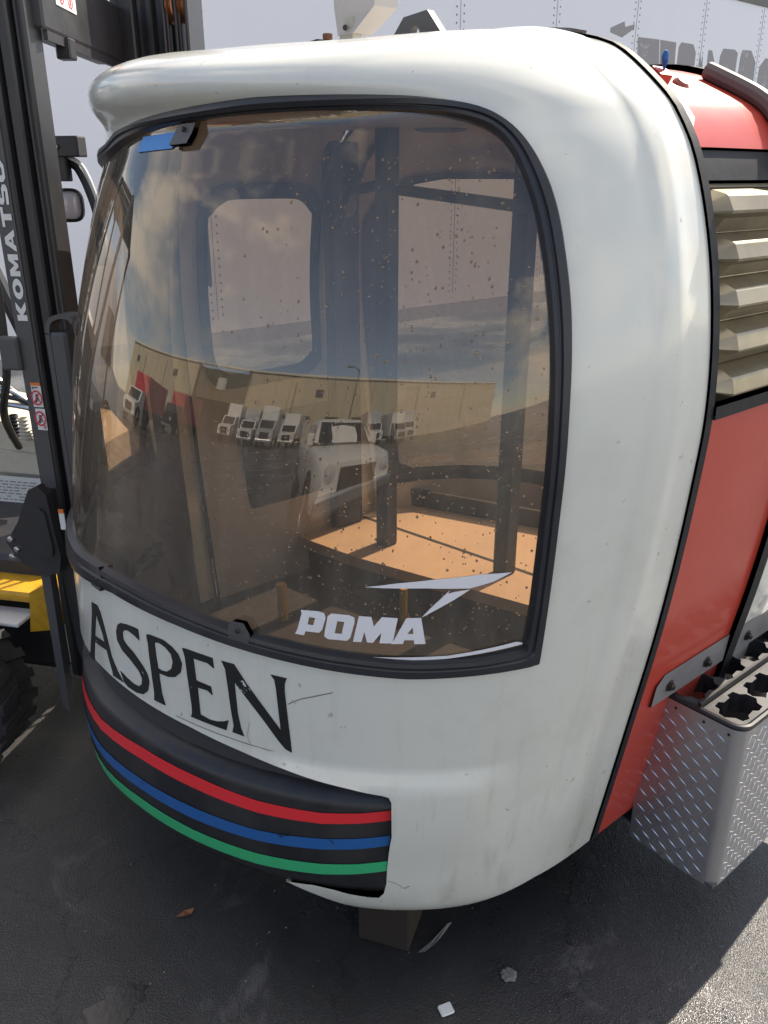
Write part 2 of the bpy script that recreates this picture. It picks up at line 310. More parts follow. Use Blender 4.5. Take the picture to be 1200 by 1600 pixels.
# level, height at the front, height at the seam, seam u, bulge depth
LV=np.array([
(-.05,.265,.20,1.20,.30),(.0,.225,.19,1.00,.46),(.06,.215,.20,.92,.60),(.13,.225,.22,.895,.70),(.22,.255,.255,.880,.77),(.32,.33,.33,.867,.822),(.45,.45,.45,.848,.838),(.65,.65,.65,.817,.815),
(.9,.9,.9,.78,.802),(1.2,1.2,1.2,.752,.758),(1.35,1.35,1.35,.745,.728),(1.5,1.5,1.5,.757,.687),(1.65,1.65,1.65,.787,.640),(1.75,1.75,1.75,.82,.605),
(1.81,1.81,1.805,.845,.582),(1.85,1.846,1.841,.869,.574),(1.88,1.866,1.866,.888,.592),(1.91,1.880,1.886,.91,.616),(1.945,1.898,1.907,.935,.626),(1.98,1.916,1.928,.962,.617),(2.015,1.936,1.948,.99,.588),(2.05,1.954,1.965,1.02,.530),
(2.1,1.965,1.983,1.08,.45),(2.2,1.997,2.002,1.20,.27),(2.3,2.014,2.012,1.38,.12),(2.4,2.026,2.022,1.56,.04),(2.5,2.030,2.028,1.705,.002)])
def _cr(tk,yk,t):
    # smooth cubic (Catmull-Rom) interpolation with uneven knots
    t=np.clip(t,tk[0],tk[-1]);i=np.clip(np.searchsorted(tk,t,side='right')-1,0,len(tk)-2)
    m=np.gradient(yk,tk);h=tk[i+1]-tk[i];s=(t-tk[i])/h
    return (2*s**3-3*s**2+1)*yk[i]+(s**3-2*s**2+s)*h*m[i]+(-2*s**3+3*s**2)*yk[i+1]+(s**3-s**2)*h*m[i+1]
_T=np.linspace(LV[0,0],LV[-1,0],1021)
_Y=[]
for c in range(1,5):
    y=_cr(LV[:,0],LV[:,c],_T); k=np.hanning(27);k/=k.sum()
    yp=np.concatenate([2*y[0]-y[13:0:-1],y,2*y[-1]-y[-2:-15:-1]]);_Y.append(np.convolve(yp,k,'valid'))
def _lv(t): return [np.interp(t,_T,y) for y in _Y]
def S0(U,t):
    U=np.asarray(U,float);t=np.asarray(t,float)
    zf,zs,su,D=_lv(t)
    hw=UC-su;hw=np.where(U<0,hw*KL,hw)
    a=np.clip(np.abs(U),0,1)
    g=np.clip(1-a**PA,0,1)**(1/PB)
    w=np.clip(a,0,1)**4
    u=UC-hw*U;v=V0-D*g;z=zf*(1-w)+zs*w
    k=np.clip((.65-U)/.8,0,1);k=k*k*(3-2*k);q=np.clip((t-1.885)/.09,0,1);r=np.clip((2.35-t)/.25,0,1);z=z+.020*k*q*q*(3-2*q)*r*r*(3-2*r)
    return u[...,None]*BX+v[...,None]*AX+np.stack([0*z,0*z,z],-1)
def NRM(U,t):
    U=np.clip(np.asarray(U,float),-.999,.999);t=np.asarray(t,float);e=1e-3
    Uc=np.clip(U,-.9985,.9985)
    a=S0(Uc+e,t)-S0(Uc-e,t);b=S0(Uc,t+4*e)-S0(Uc,t-4*e)
    n=np.cross(a,b);n/=np.linalg.norm(n,axis=-1,keepdims=True)+1e-12
    return n
def S(U,t,off=0.):
    p=S0(U,t)
    if np.any(off): p=p+NRM(U,t)*np.asarray(off)[...,None]
    return p
TR = {
'frame_out': [(0.9459,0.9178),(0.9436,1.0086),(0.9411,1.1003),(0.9366,1.2457),(0.9319,1.3782),(0.9293,1.48),(0.9264,1.5581),(0.9211,1.634),(0.915,1.6987),(0.9044,1.7546),(0.8864,1.803),(0.8648,1.835),(0.8361,1.8603),(0.7822,1.8778),(0.7167,1.8861),(0.6031,1.8922),(0.4604,1.8942),(0.3027,1.8845),(0.084,1.8679),(-0.1714,1.8428)],
'frame_bot': [(-0.1775,0.8804),(0.1157,0.915),(0.3456,0.9143),(0.5396,0.9086),(0.6877,0.9049),(0.8054,0.9028),(0.884,0.9102)],
'in_r': [(0.9316,0.9545),(0.931,1.0261),(0.9286,1.1036),(0.9235,1.2478),(0.9176,1.3795),(0.913,1.4809),(0.9078,1.5586),(0.9004,1.6436),(0.8922,1.708),(0.8768,1.7736),(0.857,1.8146),(0.8269,1.8348),(0.7749,1.8468),(0.6933,1.8527),(0.5712,1.856),(0.4185,1.8551),(0.2623,1.8492),(0.057,1.8355),(-0.1263,1.8156)],
'in_b': [(-0.1406,0.94),(0.003,0.9525),(0.1704,0.9577),(0.3444,0.9525),(0.5375,0.9429),(0.6849,0.9389),(0.8022,0.9371),(0.8809,0.9425)],
'open_top': [(-0.1857,0.6643),(0.0117,0.6858),(0.199,0.6788),(0.377,0.6736),(0.5464,0.6593),(0.6171,0.6545),(0.681,0.6464),(0.7332,0.6407),(0.7893,0.6317),(0.7995,0.6275),(0.8048,0.6149),(0.8158,0.523),(0.8167,0.4395),(0.8173,0.3655),(0.8121,0.324),(0.8017,0.3021),(0.7833,0.3036),(0.75,0.3135),(0.7215,0.3272),(0.6841,0.3351),(0.6229,0.3268)],
'low': [(0.6229,0.3268),(0.6862,0.2806),(0.7499,0.2255),(0.7945,0.2058),(0.8669,0.2344),(0.9134,0.1903),(0.9694,0.2251),(0.9931,0.2372)],
'crease': [(0.5452,0.6863),(0.6785,0.6781),(0.7464,0.6751),(0.8246,0.6757),(0.8905,0.6764),(0.9554,0.6681)],
'A': [(-0.0182,0.8445),(0.019,0.8494),(0.0356,0.8362),(0.0486,0.8095),(0.0636,0.7709),(0.0751,0.7406),(0.1014,0.7111),(0.1266,0.6937),(0.0766,0.6904),(0.0745,0.7001),(0.0599,0.7269),(0.0524,0.7465),(-0.0306,0.7388),(-0.0497,0.6923),(-0.0484,0.6812),(-0.1125,0.6713),(-0.0875,0.6915),(-0.053,0.7553),(-0.0235,0.8154)],
'A_h': [(0.0078,0.8234),(0.021,0.8063),(0.0377,0.7831),(0.0442,0.7645),(-0.0226,0.7563),(-0.0064,0.7886)],
'S': [(0.2107,0.8319),(0.1908,0.8378),(0.1678,0.8402),(0.1513,0.8366),(0.1418,0.8273),(0.1416,0.8104),(0.1548,0.8009),(0.1853,0.7906),(0.217,0.771),(0.2335,0.7554),(0.2382,0.7377),(0.2312,0.7129),(0.2132,0.6972),(0.1853,0.6899),(0.1481,0.6899),(0.1312,0.6956),(0.1163,0.7184),(0.1421,0.7125),(0.175,0.7082),(0.1951,0.7099),(0.2085,0.7213),(0.2113,0.7372),(0.1998,0.7523),(0.1666,0.7689),(0.1346,0.7787),(0.1136,0.7975),(0.1126,0.8189),(0.1221,0.8391),(0.136,0.8477),(0.1612,0.8531),(0.1926,0.857),(0.2075,0.8575)],
'P': [(0.2387,0.8556),(0.2498,0.8594),(0.2956,0.8622),(0.3229,0.8554),(0.3431,0.8439),(0.3533,0.8244),(0.3485,0.8018),(0.3312,0.7852),(0.3091,0.7773),(0.2767,0.7751),(0.2784,0.7553),(0.2827,0.7253),(0.2937,0.6997),(0.2541,0.6984),(0.2555,0.7174),(0.2511,0.7547),(0.2456,0.8055),(0.2432,0.8375)],
'P_h': [(0.2665,0.8467),(0.2824,0.8509),(0.3043,0.8469),(0.3206,0.8364),(0.3257,0.8196),(0.3201,0.8013),(0.3036,0.7879),(0.2874,0.7849),(0.2744,0.7862),(0.2701,0.8142)],
'E': [(0.3558,0.8631),(0.3661,0.8645),(0.4036,0.8652),(0.439,0.8655),(0.4426,0.8426),(0.4265,0.85),(0.3872,0.8488),(0.3938,0.7982),(0.4341,0.7966),(0.4379,0.7771),(0.4252,0.7846),(0.3971,0.7824),(0.4032,0.7174),(0.4295,0.7133),(0.4496,0.7158),(0.4664,0.7215),(0.4787,0.7288),(0.4733,0.7025),(0.4439,0.7023),(0.3757,0.7021),(0.3792,0.7128),(0.3783,0.734),(0.3687,0.8018),(0.3635,0.8435)],
'N': [(0.4619,0.8663),(0.4917,0.8673),(0.5259,0.8265),(0.5985,0.7407),(0.5941,0.7747),(0.5856,0.8383),(0.5816,0.8569),(0.5735,0.8664),(0.606,0.866),(0.6024,0.8525),(0.6031,0.8354),(0.6131,0.7617),(0.6231,0.6926),(0.6101,0.6976),(0.5961,0.7123),(0.5579,0.7591),(0.5212,0.7985),(0.4935,0.8269),(0.5012,0.7547),(0.5091,0.7202),(0.5171,0.702),(0.4888,0.7028),(0.4921,0.72),(0.4855,0.7549),(0.4779,0.8094),(0.4713,0.8502)],
'p': [(0.619,1.0129),(0.6506,1.0163),(0.6614,1.0146),(0.6648,1.0058),(0.6611,0.98),(0.6564,0.9728),(0.6317,0.9711),(0.6295,0.9621),(0.6127,0.9619),(0.6164,0.973),(0.6211,1.0055)],
'p_h': [(0.6357,1.0014),(0.6466,1.0015),(0.6444,0.9864),(0.6341,0.986)],
'o': [(0.6735,1.016),(0.7036,1.0174),(0.7121,1.0139),(0.7134,1.0038),(0.7096,0.9719),(0.7047,0.9647),(0.6733,0.9625),(0.6658,0.967),(0.6657,0.9767),(0.6679,1.0092)],
'o_h': [(0.6851,1.0024),(0.6968,1.0023),(0.6949,0.9774),(0.683,0.977)],
'm': [(0.719,1.0178),(0.7383,1.0189),(0.7439,0.9999),(0.7539,1.0205),(0.7772,1.0207),(0.7747,0.9685),(0.7556,0.9667),(0.7565,0.9891),(0.7459,0.9667),(0.7367,0.9663),(0.7305,0.9877),(0.7279,0.9654),(0.7146,0.9642),(0.718,1.0086)],
'a': [(0.7889,1.0218),(0.8089,1.0241),(0.8201,0.9708),(0.8052,0.9699),(0.8038,0.9778),(0.7907,0.9768),(0.7897,0.9691),(0.7734,0.9671),(0.7778,0.981)],
'a_h': [(0.7996,1.0038),(0.8017,0.9907),(0.7933,0.99)],
'w1': [(0.7225,1.0758),(0.7695,1.089),(0.8197,1.1003),(0.8727,1.1102),(0.9058,1.1119),(0.8884,1.0956),(0.8634,1.0835),(0.806,1.0823),(0.7504,1.0775)],
'w2': [(0.8399,1.0803),(0.8382,1.0732),(0.8447,1.0764),(0.8642,1.0819),(0.8463,1.0606),(0.8094,1.0246),(0.8203,1.0458)],
'red': [(-0.2274,0.4961),(0.0098,0.5401),(0.2029,0.561),(0.3852,0.5562),(0.5574,0.5495),(0.6914,0.5559),(0.7581,0.5672),(0.8089,0.5811),(0.8112,0.5549),(0.7614,0.5397),(0.6946,0.5286),(0.5603,0.5224),(0.388,0.5277),(0.2053,0.5322),(0.0101,0.5144),(-0.2362,0.4689)],
'blue': [(-0.1861,0.4261),(0.0024,0.4645),(0.2044,0.472),(0.3895,0.4726),(0.5631,0.4763),(0.698,0.4931),(0.7653,0.5043),(0.8118,0.516),(0.8145,0.4876),(0.7677,0.4757),(0.6998,0.4622),(0.563,0.4458),(0.3866,0.4366),(0.1974,0.4335),(-0.0235,0.4143),(-0.2094,0.3809)],
'green': [(-0.1642,0.3782),(-0.079,0.3477),(0.1907,0.4058),(0.3822,0.4025),(0.5615,0.4074),(0.7006,0.419),(0.7698,0.4311),(0.8164,0.4455),(0.817,0.4132),(0.7708,0.3985),(0.7005,0.3835),(0.558,0.3672),(0.3727,0.3578),(0.1735,0.3586),(-0.0471,0.3398),(-0.1175,0.3654)],
}
CRK = [[(.8195,.3747),(.8311,.3648),(.8445,.3436),(.852,.3525)],[(.5291,.7404),(.5237,.7036),(.5348,.6831),(.538,.665)],[(.327,.6859),(.45,.6855),(.5742,.684),(.702,.6784)],[(.8424,.5922),(.847,.5689),(.8488,.5387)],[(.6105,.8073),(.6348,.8254),(.6914,.8527)]]

# ---------------------------------------------------------------- patches cut out of a curved surface
def inpoly(P, poly):
    poly = np.asarray(poly); x, y = P[:, 0], P[:, 1]; c = np.zeros(len(P), bool); j = len(poly)-1
    for i in range(len(poly)):
        xi, yi = poly[i]; xj, yj = poly[j]
        m = ((yi > y) != (yj > y)); c ^= m & (x < (xj-xi)*(y-yi)/((yj-yi) or 1e-12)+xi); j = i
    return c
def subdiv(poly, d):
    out = []
    for i in range(len(poly)):
        a = np.array(poly[i], float); b = np.array(poly[(i+1) % len(poly)], float); n = max(1, int(np.ceil(np.hypot(*(b-a))/d)))
        out += [tuple(a+(b-a)*k/n) for k in range(n)]
    return out
def flat_mesh(outer, holes, d):
    """triangulated polygon with holes, interior points on a grid of pitch d"""
    loops = [subdiv(outer, d)]+[subdiv(h, d) for h in holes]
    V = []; E = []
    for l in loops:
        n = len(V); V += l; E += [(n+i, n+(i+1) % len(l)) for i in range(len(l))]
    B = np.array(V); x0, y0 = np.array(loops[0]).min(0); x1, y1 = np.array(loops[0]).max(0)
    gx, gy = np.meshgrid(np.arange(x0+d*.5, x1, d), np.arange(y0+d*.5, y1, d)); G = np.stack([gx.ravel(), gy.ravel()], 1)
    if len(G):
        k = inpoly(G, loops[0])
        for h in loops[1:]: k &= ~inpoly(G, h)
        G = G[k]
        if len(G):
            md = np.full(len(G), 9.)
            for s in range(0, len(B), 200): md = np.minimum(md, np.sqrt(((G[:, None]-B[None, s:s+200])**2).sum(-1)).min(1))
            V += [tuple(p) for p in G[md > d*.45]]
    r = geometry.delaunay_2d_cdt([Vector(p) for p in V], E, [], 0, 1e-6)
    v = np.array([tuple(p) for p in r[0]]); F = np.array([f for f in r[2] if len(f) == 3])
    c = v[F].mean(1); k = inpoly(c, loops[0])
    for h in loops[1:]: k &= ~inpoly(c, h)
    return v, F[k], loops
def u2s(U): U = np.asarray(U, float); return np.sign(U)*(1-(1-np.abs(U))**(1/2.5))
def s2u(s): s = np.asarray(s, float); return np.sign(s)*(1-(1-np.clip(np.abs(s), 0, 1))**2.5)
V1 = 1.80
def shell_pt(s, t, off, rear=False):
    U = s2u(s); f = S0(U, t)+NRM(U, t)*np.asarray(off)[..., None]
    if rear:
        v = f@AX; f = f+((V0+V1-v)-v)[..., None]*AX; f = f.copy(); f[..., 2] = np.where(f[..., 2] > 1.7, 1.7+(f[..., 2]-1.7)*.74, f[..., 2])
    return f
def shell_frame(s, t, offf, rear=False):
    e = 2e-3; off = lambda a, b: offf(s2u(a), b)
    p = shell_pt(s, t, off(s, t), rear)
    sa = np.clip(s, -.985, .985)
    a = shell_pt(sa+e, t, off(sa+e, t), rear)-shell_pt(sa-e, t, off(sa-e, t), rear)
    b = shell_pt(sa, t+e, off(sa, t+e), rear)-shell_pt(sa, t-e, off(sa, t-e), rear)
    n = np.cross(a, b)*(-1 if rear else 1); n /= np.linalg.norm(n, axis=-1, keepdims=True)+1e-12
    return p, n
def side_pt(sg, v, t, off):
    U = np.full_like(t, float(sg)); e = 4e-3; c = S0(U, t); c = c-(c@AX)[..., None]*AX
    d = S0(U, t+e)-S0(U, t-e); d = d-(d@AX)[..., None]*AX; n = np.cross(AX, d)*(1 if sg > 0 else -1)
    n /= np.linalg.norm(n, axis=-1, keepdims=True)+1e-12
    return c+v[..., None]*AX+n*np.asarray(off)[..., None], n
def patch(name, m, parent, outer, holes=(), off=0., d=.035, rear=False, side=None, rim=.012, flip=False, label=None):
    offf = off if callable(off) else (lambda U, t: np.zeros_like(np.asarray(U, float))+off)
    tr = (lambda q: [(float(u2s(a)), b) for a, b in q]) if side is None else (lambda q: list(q))
    v, F, loops = flat_mesh(tr(outer), [tr(h) for h in holes], d)
    def ev(q):
        q = np.asarray(q)
        if side is None: return shell_frame(q[:, 0], q[:, 1], offf, rear)
        return side_pt(side, q[:, 0], q[:, 1], offf(q[:, 0], q[:, 1]))
    P, Nn = ev(v); V = [P]; NN = [Nn]; faces = F.tolist(); n = len(P)
    # consistent winding with the normals
    if len(F):
        fn = np.cross(P[F[:, 1]]-P[F[:, 0]], P[F[:, 2]]-P[F[:, 0]]); bad = (fn*Nn[F].mean(1)).sum(1) < 0
        faces = [list(f[::-1]) if b else list(f) for f, b in zip(F.tolist(), bad)]
    if rim:
        for l in loops:
            q, nn = ev(np.array(l)); k = len(q); tan = np.roll(q, -1, 0)-np.roll(q, 1, 0); rn = np.cross(tan, nn); rn /= np.linalg.norm(rn, axis=1, keepdims=True)+1e-12
            V += [q, q-nn*rim]; NN += [rn, rn]
            faces += [[n+i, n+(i+1) % k, n+k+(i+1) % k, n+k+i] for i in range(k)]; n += 2*k
    NV = np.concatenate(NN)
    o = mesh(name, np.concatenate(V), faces, m, parent, normals=NV)
    if label: o['label'] = label
    return o
def ring_patch(name, m, parent, outer, inner, prof, n=420, c=(0., 1.36), rear=False):
    """moulding between two closed curves of the shell, star-shaped about c; prof = (fraction, height)"""
    c = np.array(c)
    def radial(poly):
        q = np.array([(float(u2s(a)), b) for a, b in poly])-c; out = []
        for k in range(n):
            th = 2*math.pi*k/n; dx, dy = math.cos(th), math.sin(th); best = None
            a = q; b = np.roll(q, -1, 0); e = b-a; den = dx*e[:, 1]-dy*e[:, 0]; den[np.abs(den) < 1e-12] = 1e-12
            r = (a[:, 0]*e[:, 1]-a[:, 1]*e[:, 0])/den; s = (a[:, 0]*dy-a[:, 1]*dx)/den
            ok = (r > 0) & (s >= -1e-9) & (s <= 1+1e-9); out.append(r[ok].max())
        r = np.array(out); th = np.arange(n)*2*math.pi/n
        return np.stack([r*np.cos(th), r*np.sin(th)], 1)+c
    A, B = radial(outer), radial(inner); V = []
    for f, h in prof:
        q = A+(B-A)*f; V.append(shell_frame(q[:, 0], q[:, 1], lambda U, t: np.zeros_like(U)+h, rear)[0])
    F = []
    for k in range(len(prof)-1):
        for i in range(n): j = (i+1) % n; F.append((k*n+i, k*n+j, (k+1)*n+j, (k+1)*n+i))
    mb = MB(); mb.add(np.concatenate(V), F); return mb.build(name, m, parent, smooth=True, angle=50)
P3 = lambda u, v, z: Vector(tuple(BX*u+AX*v))+Vector((0, 0, z))
Bv, Av, Zv = Vector(tuple(BX)), Vector(tuple(AX)), Vector((0, 0, 1))

# ================================================================= ground
g = mesh('ground', [(-150,-150,0),(150,-150,0),(150,150,0),(-150,150,0)], [(0,1,2,3)], M['asphalt']); g['kind'] = 'structure'

# ================================================================= gondola cabin
def mir(l): return [(-a, b) for a, b in reversed(l)]
def smooth2(l, k=4):
    q = bez([(a, b, 0) for a, b in l], k); return [(p.x, p.y) for p in q]
FL = [(-.3,1.812),(-.55,1.80),(-.73,1.785),(-.83,1.765),(-.89,1.72),(-.915,1.62),(-.93,1.4),(-.94,1.1),(-.946,.90)]
frame_out = smooth2(TR['frame_out']+FL)+[(-.85,.888),(-.5,.883)]+TR['frame_bot']
IL = [(-.3,1.79),(-.55,1.777),(-.71,1.76),(-.80,1.735),(-.865,1.68),(-.893,1.58),(-.91,1.38),(-.92,1.1),(-.928,.95)]
frame_in = smooth2(TR['in_r']+IL)+[(-.84,.93),(-.5,.93)]+TR['in_b']
cab = thing('gondola_cabin', 'white and red ski lift gondola cabin with big bronze tinted window and ASPEN lettering', 'gondola', tuple(P3(1.7, 1.6, 0)))
opr = TR['open_top'][1:]; low = [(.6862,.2806),(.74,.228),(.79,.19),(.84,.168),(.90,.168),(.95,.20),(.985,.235)]
openL = mir(TR['open_top'][4:])
UL = -.9925; VL = 1.245
white_outer = [(1,.24),(1,2.5),(UL,2.5),(UL,.24)]+mir(low)+openL+opr+low
def sst(a, b, x): x = np.clip((x-a)/(b-a), 0, 1); return x*x*(3-2*x)
def white_off(U, t):
    U = np.asarray(U); t = np.asarray(t); a = .2+.8*sst(.5, .64, U); a = a*(1-sst(.90, .957, U)); a = np.where(U < -.9, 0, a)
    step = .019*a*(1-np.clip((t-.636)/(.680-.636), 0, 1))*sst(.36, .62, t)
    # raised edge beside the window rubber and a soft flange before the seam
    fl = .006*sst(.985, .992, U)*(1-sst(.996, 1.0, U))*sst(.2, .5, t)
    return step+fl
shell = patch('end_shell', M['white'], cab, white_outer, [frame_out], off=white_off, d=.017, rim=.014)
patch('inner_liner', M['interior_dark'], cab, [(.985,.26),(.985,2.46),(-.978,2.46),(-.978,.26)], [frame_out], off=-.03, d=.06, rim=0)
fr = ring_patch('window_frame', M['frame'], cab, frame_out, frame_in, [(-.02,-.004),(0,.008),(.08,.012),(.5,.012),(.58,.007),(.64,.007),(.70,.010),(.92,.008),(1,-.004),(1.06,-.012)])
gl = patch('front_window', M['glass'], cab, [(a, b) for a, b in frame_out], off=-.007, d=.03, rim=0)
# white lettering and arrow stuck on the glass
for ch, hs in (('p',['p_h']),('o',['o_h']),('m',[]),('a',['a_h'])):
    patch('letter', M['decal'], gl, TR[ch], [TR[h] for h in hs], off=-.0055, d=.03, rim=.0008)
patch('arrow_emblem', M['decal'], gl, TR['w1'], off=-.0055, d=.03, rim=.0008); patch('arrow_emblem', M['decal'], gl, TR['w2'], off=-.0055, d=.03, rim=.0008)
for ch, hs in (('A',['A_h']),('S',[]),('P',['P_h']),('E',[]),('N',[])):
    patch('letter', M['letter'], shell, TR[ch], [TR[h] for h in hs], off=.0018, d=.02, rim=.0014)
patch('tape_piece', M['bluetape'], gl, [(-.0038,1.8247),(.1586,1.8309),(.1386,1.7999),(-.0237,1.7953)], off=-.0045, d=.03, rim=.001, label='strip of blue masking tape at the top corner of the glass')
patch('sealant_bead', M['decal'], gl, [(.62,.938),(.7277,.9362),(.8512,.948),(.924,.969),(.929,.965),(.9298,.9619),(.8512,.9415),(.7277,.9292)], off=-.0035, d=.03, rim=.002)
for q in ([(.1784,1.8414),(.2424,1.8448),(.2279,1.8203),(.2132,1.8026),(.1513,1.8007)], [(.0558,.9559),(.0743,.9317),(.0601,.9001),(.0112,.8999)], [(.49,.9656),(.5149,.9669),(.5305,.9452),(.5264,.9121),(.4838,.9137),(.4805,.9536)]):
    c = patch('glass_clip', M['mastgrey'], gl, q, off=.0095, d=.03, rim=.012)
    cu, ct = np.mean(np.array(q), 0); p, n = shell_frame(np.array([float(u2s(cu))]), np.array([ct+.006]), lambda U, t: np.zeros_like(U)+.012)
    MB().lathe(p[0], n[0], [(0,.004),(.0035,.004),(.005,0)], 10).build('screw', M['bolt'], c)
# hairline cracks in the gelcoat
for ln in CRK:
    w_ = .0011; A_ = [(a_, b_+w_) for a_, b_ in ln]+[(a_+.0004, b_-w_) for a_, b_ in reversed(ln)]
    patch('hairline_crack', M['crackline'], shell, A_, off=lambda U, t: white_off(U, t)+.0008, d=.05, rim=0)
# bumper across the opening
def bump_off(U, t):
    t = np.asarray(t); return -.11*sst(.583, .66, t)-.002-.05*(1-sst(.295, .335, t))+.003*np.sin((t-.3)*60)*(t < .56)*0
bump = patch('bumper', M['bumper'], cab, [(.845,.30),(.845,.70),(-.845,.70),(-.845,.30)], off=bump_off, d=.02, rim=.02)
def tape(top, bot, m, nm):
    pl = [(-.82, top[0][1])]+top+bot+[(-.82, bot[-1][1])]
    patch('stripe', m, bump, pl, off=lambda U, t: bump_off(U, t)+.0016, d=.03, rim=.001, label=nm)
tape([(0.0,.5435),(.2033,.5585),(.3859,.5589),(.5584,.5528),(.6924,.5569),(.7589,.5664),(.822,.582)], [(.824,.5565),(.763,.541),(.6963,.5299),(.5618,.5233),(.3891,.5272),(.2059,.528),(0.0,.5154)], M['tape_red'], 'red tape stripe')
tape([(0.0,.4645),(.2055,.4716),(.3912,.4745),(.5654,.4763),(.7004,.4905),(.7676,.5014),(.817,.513)], [(.8182,.4856),(.7704,.4719),(.7025,.4599),(.5653,.4454),(.3883,.4393),(.1985,.4381),(0.0,.4303)], M['tape_blue'], 'blue tape stripe with a tear')
tape([(0.0,.3953),(.1917,.4053),(.3839,.4031),(.5638,.4048),(.7034,.4152),(.7728,.4265),(.826,.4413)], [(.827,.4098),(.7736,.3947),(.703,.3815),(.5599,.3684),(.3739,.3662),(.1743,.3661),(0.0,.3598)], M['tape_green'], 'green tape stripe with a scuff')
# body between the two end shells
for sg in (1, -1):
    q0 = V0 if sg > 0 else VL
    patch('seam_gasket', M['gasket'], cab, [(q0+.0005,.25),(q0+.0005,2.5),(q0+.022,2.5),(q0+.022,.25)], off=.005, side=sg, d=.03, rim=.02)
    patch('seam_gasket', M['gasket'], cab, [(V1-.04,.24),(V1-.04,2.5),(V1-.001,2.5),(V1-.001,.24)], off=lambda v, t: .012-.034*sst(1.84, 2.06, t)-.01*sst(2.1, 2.3, t), side=sg, d=.03, rim=.03)
a, b = V0+.022, V1-.04; aL = VL+.022
def mid_off(v, t): return -.034*sst(1.84, 2.06, t)-.01*sst(2.1, 2.3, t)
patch('side_panel', M['red'], cab, [(a,.24),(a,1.335),(b,1.335),(b,.24)], side=1, d=.05, rim=.02)
patch('roof_panel', M['red'], cab, [(a,1.80),(a,2.16),(b,2.16),(b,1.80)], off=mid_off, side=1, d=.03, rim=.02)
patch('roof_top', M['white'], cab, [(a,2.162),(a,2.5),(b,2.5),(b,2.162)], off=mid_off, side=1, d=.04, rim=.02)
patch('roof_top', M['white'], cab, [(aL,2.162),(aL,2.5),(b,2.5),(b,2.162)], off=mid_off, side=-1, d=.04, rim=.02)
patch('roof_panel', M['red'], cab, [(aL,1.80),(aL,2.16),(b,2.16),(b,1.80)], off=mid_off, side=-1, d=.05, rim=.02)
winL = [(VL+.055,1.18),(VL+.055,1.62),(VL+.075,1.685),(VL+.12,1.72),(VL+.17,1.73),(b-.13,1.73),(b-.07,1.72),(b-.025,1.685),(b-.006,1.62),(b-.006,1.18),(b-.02,1.13),(b-.06,1.10),(b-.11,1.09),(VL+.15,1.09),(VL+.10,1.10),(VL+.065,1.13)]
winL = smooth2(winL+[winL[0]], 3)[:-1]
sp = patch('side_panel', M['red'], cab, [(aL,.24),(aL,1.80),(b,1.80),(b,.24)], [winL], side=-1, d=.05, rim=.02)
patch('side_liner', M['interior'], cab, [(aL-.03,.26),(aL-.03,2.46),(b+.03,2.46),(b+.03,.26)], [winL], off=-.03, side=-1, d=.06, rim=0)
patch('side_liner', M['interior'], cab, [(a-.03,.26),(a-.03,2.46),(b+.03,2.46),(b+.03,.26)], off=-.035, side=1, d=.06, rim=0)
patch('side_window', M['glass2'], cab, winL, off=-.01, side=-1, d=.1, rim=0)
def inset(poly, k):
    c = np.mean(np.array(poly), 0); return [tuple(c+(np.array(p)-c)*k) for p in poly]
patch('side_window_rubber', M['interior_dark'], cab, inset(winL, 1.03), [inset(winL, .88)], off=-.036, side=-1, d=.05, rim=.006)
# bronze louvres over the door window
patch('window_gasket', M['gasket'], cab, [(a,1.338),(a,1.362),(b,1.362),(b,1.338)], off=.010, side=1, d=.04, rim=.03)
patch('window_gasket', M['gasket'], cab, [(a,1.745),(a,1.798),(b,1.798),(b,1.745)], off=-.006, side=1, d=.04, rim=.03)
patch('louvre_back', M['gold'], cab, [(a,1.36),(a,1.75),(b,1.75),(b,1.36)], off=-.022, side=1, d=.06, rim=0)
for k in range(5):
    t1 = 1.738-k*.0765; t0 = t1-.0765
    sec = [(t1,-.020),(t1-.022,.014),(t1-.026,.017),(t1-.050,.022),(t1-.054,.019),(t1-.058,.004),(t0+.002,-.018)]
    vv = [a+.002, a+.034+.004*(k % 2), b-.035, b-.004]; V = []
    for i, v in enumerate(vv):
        for t, o in sec:
            oo = -.02+.3*(o+.02) if i in (0, 3) else o
            tt = t if i in (1, 2) else (t+(t1+t0)/2)/2
            V.append(side_pt(1, np.array([v]), np.array([tt]), np.array([oo]))[0][0])
    n = len(sec); F = [(i*n+j, i*n+j+1, (i+1)*n+j+1, (i+1)*n+j) for i in range(3) for j in range(n-1)]
    mb = MB().add(V, F); mb.build('louvre', M['gold'], cab, smooth=True, angle=20)
# rear end shell with its own window
rear_hole = [(-.975,.64),(-.975,1.60),(-.955,1.70),(-.90,1.765),(-.8,1.79),(.8,1.79),(.90,1.765),(.955,1.70),(.975,1.60),(.975,.64),(.95,.61),(-.95,.61)]
patch('end_shell', M['white'], cab, [(1,.24),(1,2.5),(-1,2.5),(-1,.24)], [rear_hole], rear=True, d=.05, rim=.014, label='rear end shell, seen through the front window')
patch('inner_liner', M['interior'], cab, [(.99,.26),(.99,2.46),(-.99,2.46),(-.99,.26)], [rear_hole], rear=True, off=-.03, d=.05, rim=0)
patch('rear_window', M['glass2'], cab, rear_hole, rear=True, off=-.01, d=.08, rim=0)
patch('rear_window_rubber', M['interior_dark'], cab, inset(rear_hole, 1.012), [[(U*.985, .62+.035+(t-.61)*.945) for U, t in rear_hole]], rear=True, off=-.036, d=.05, rim=.006)
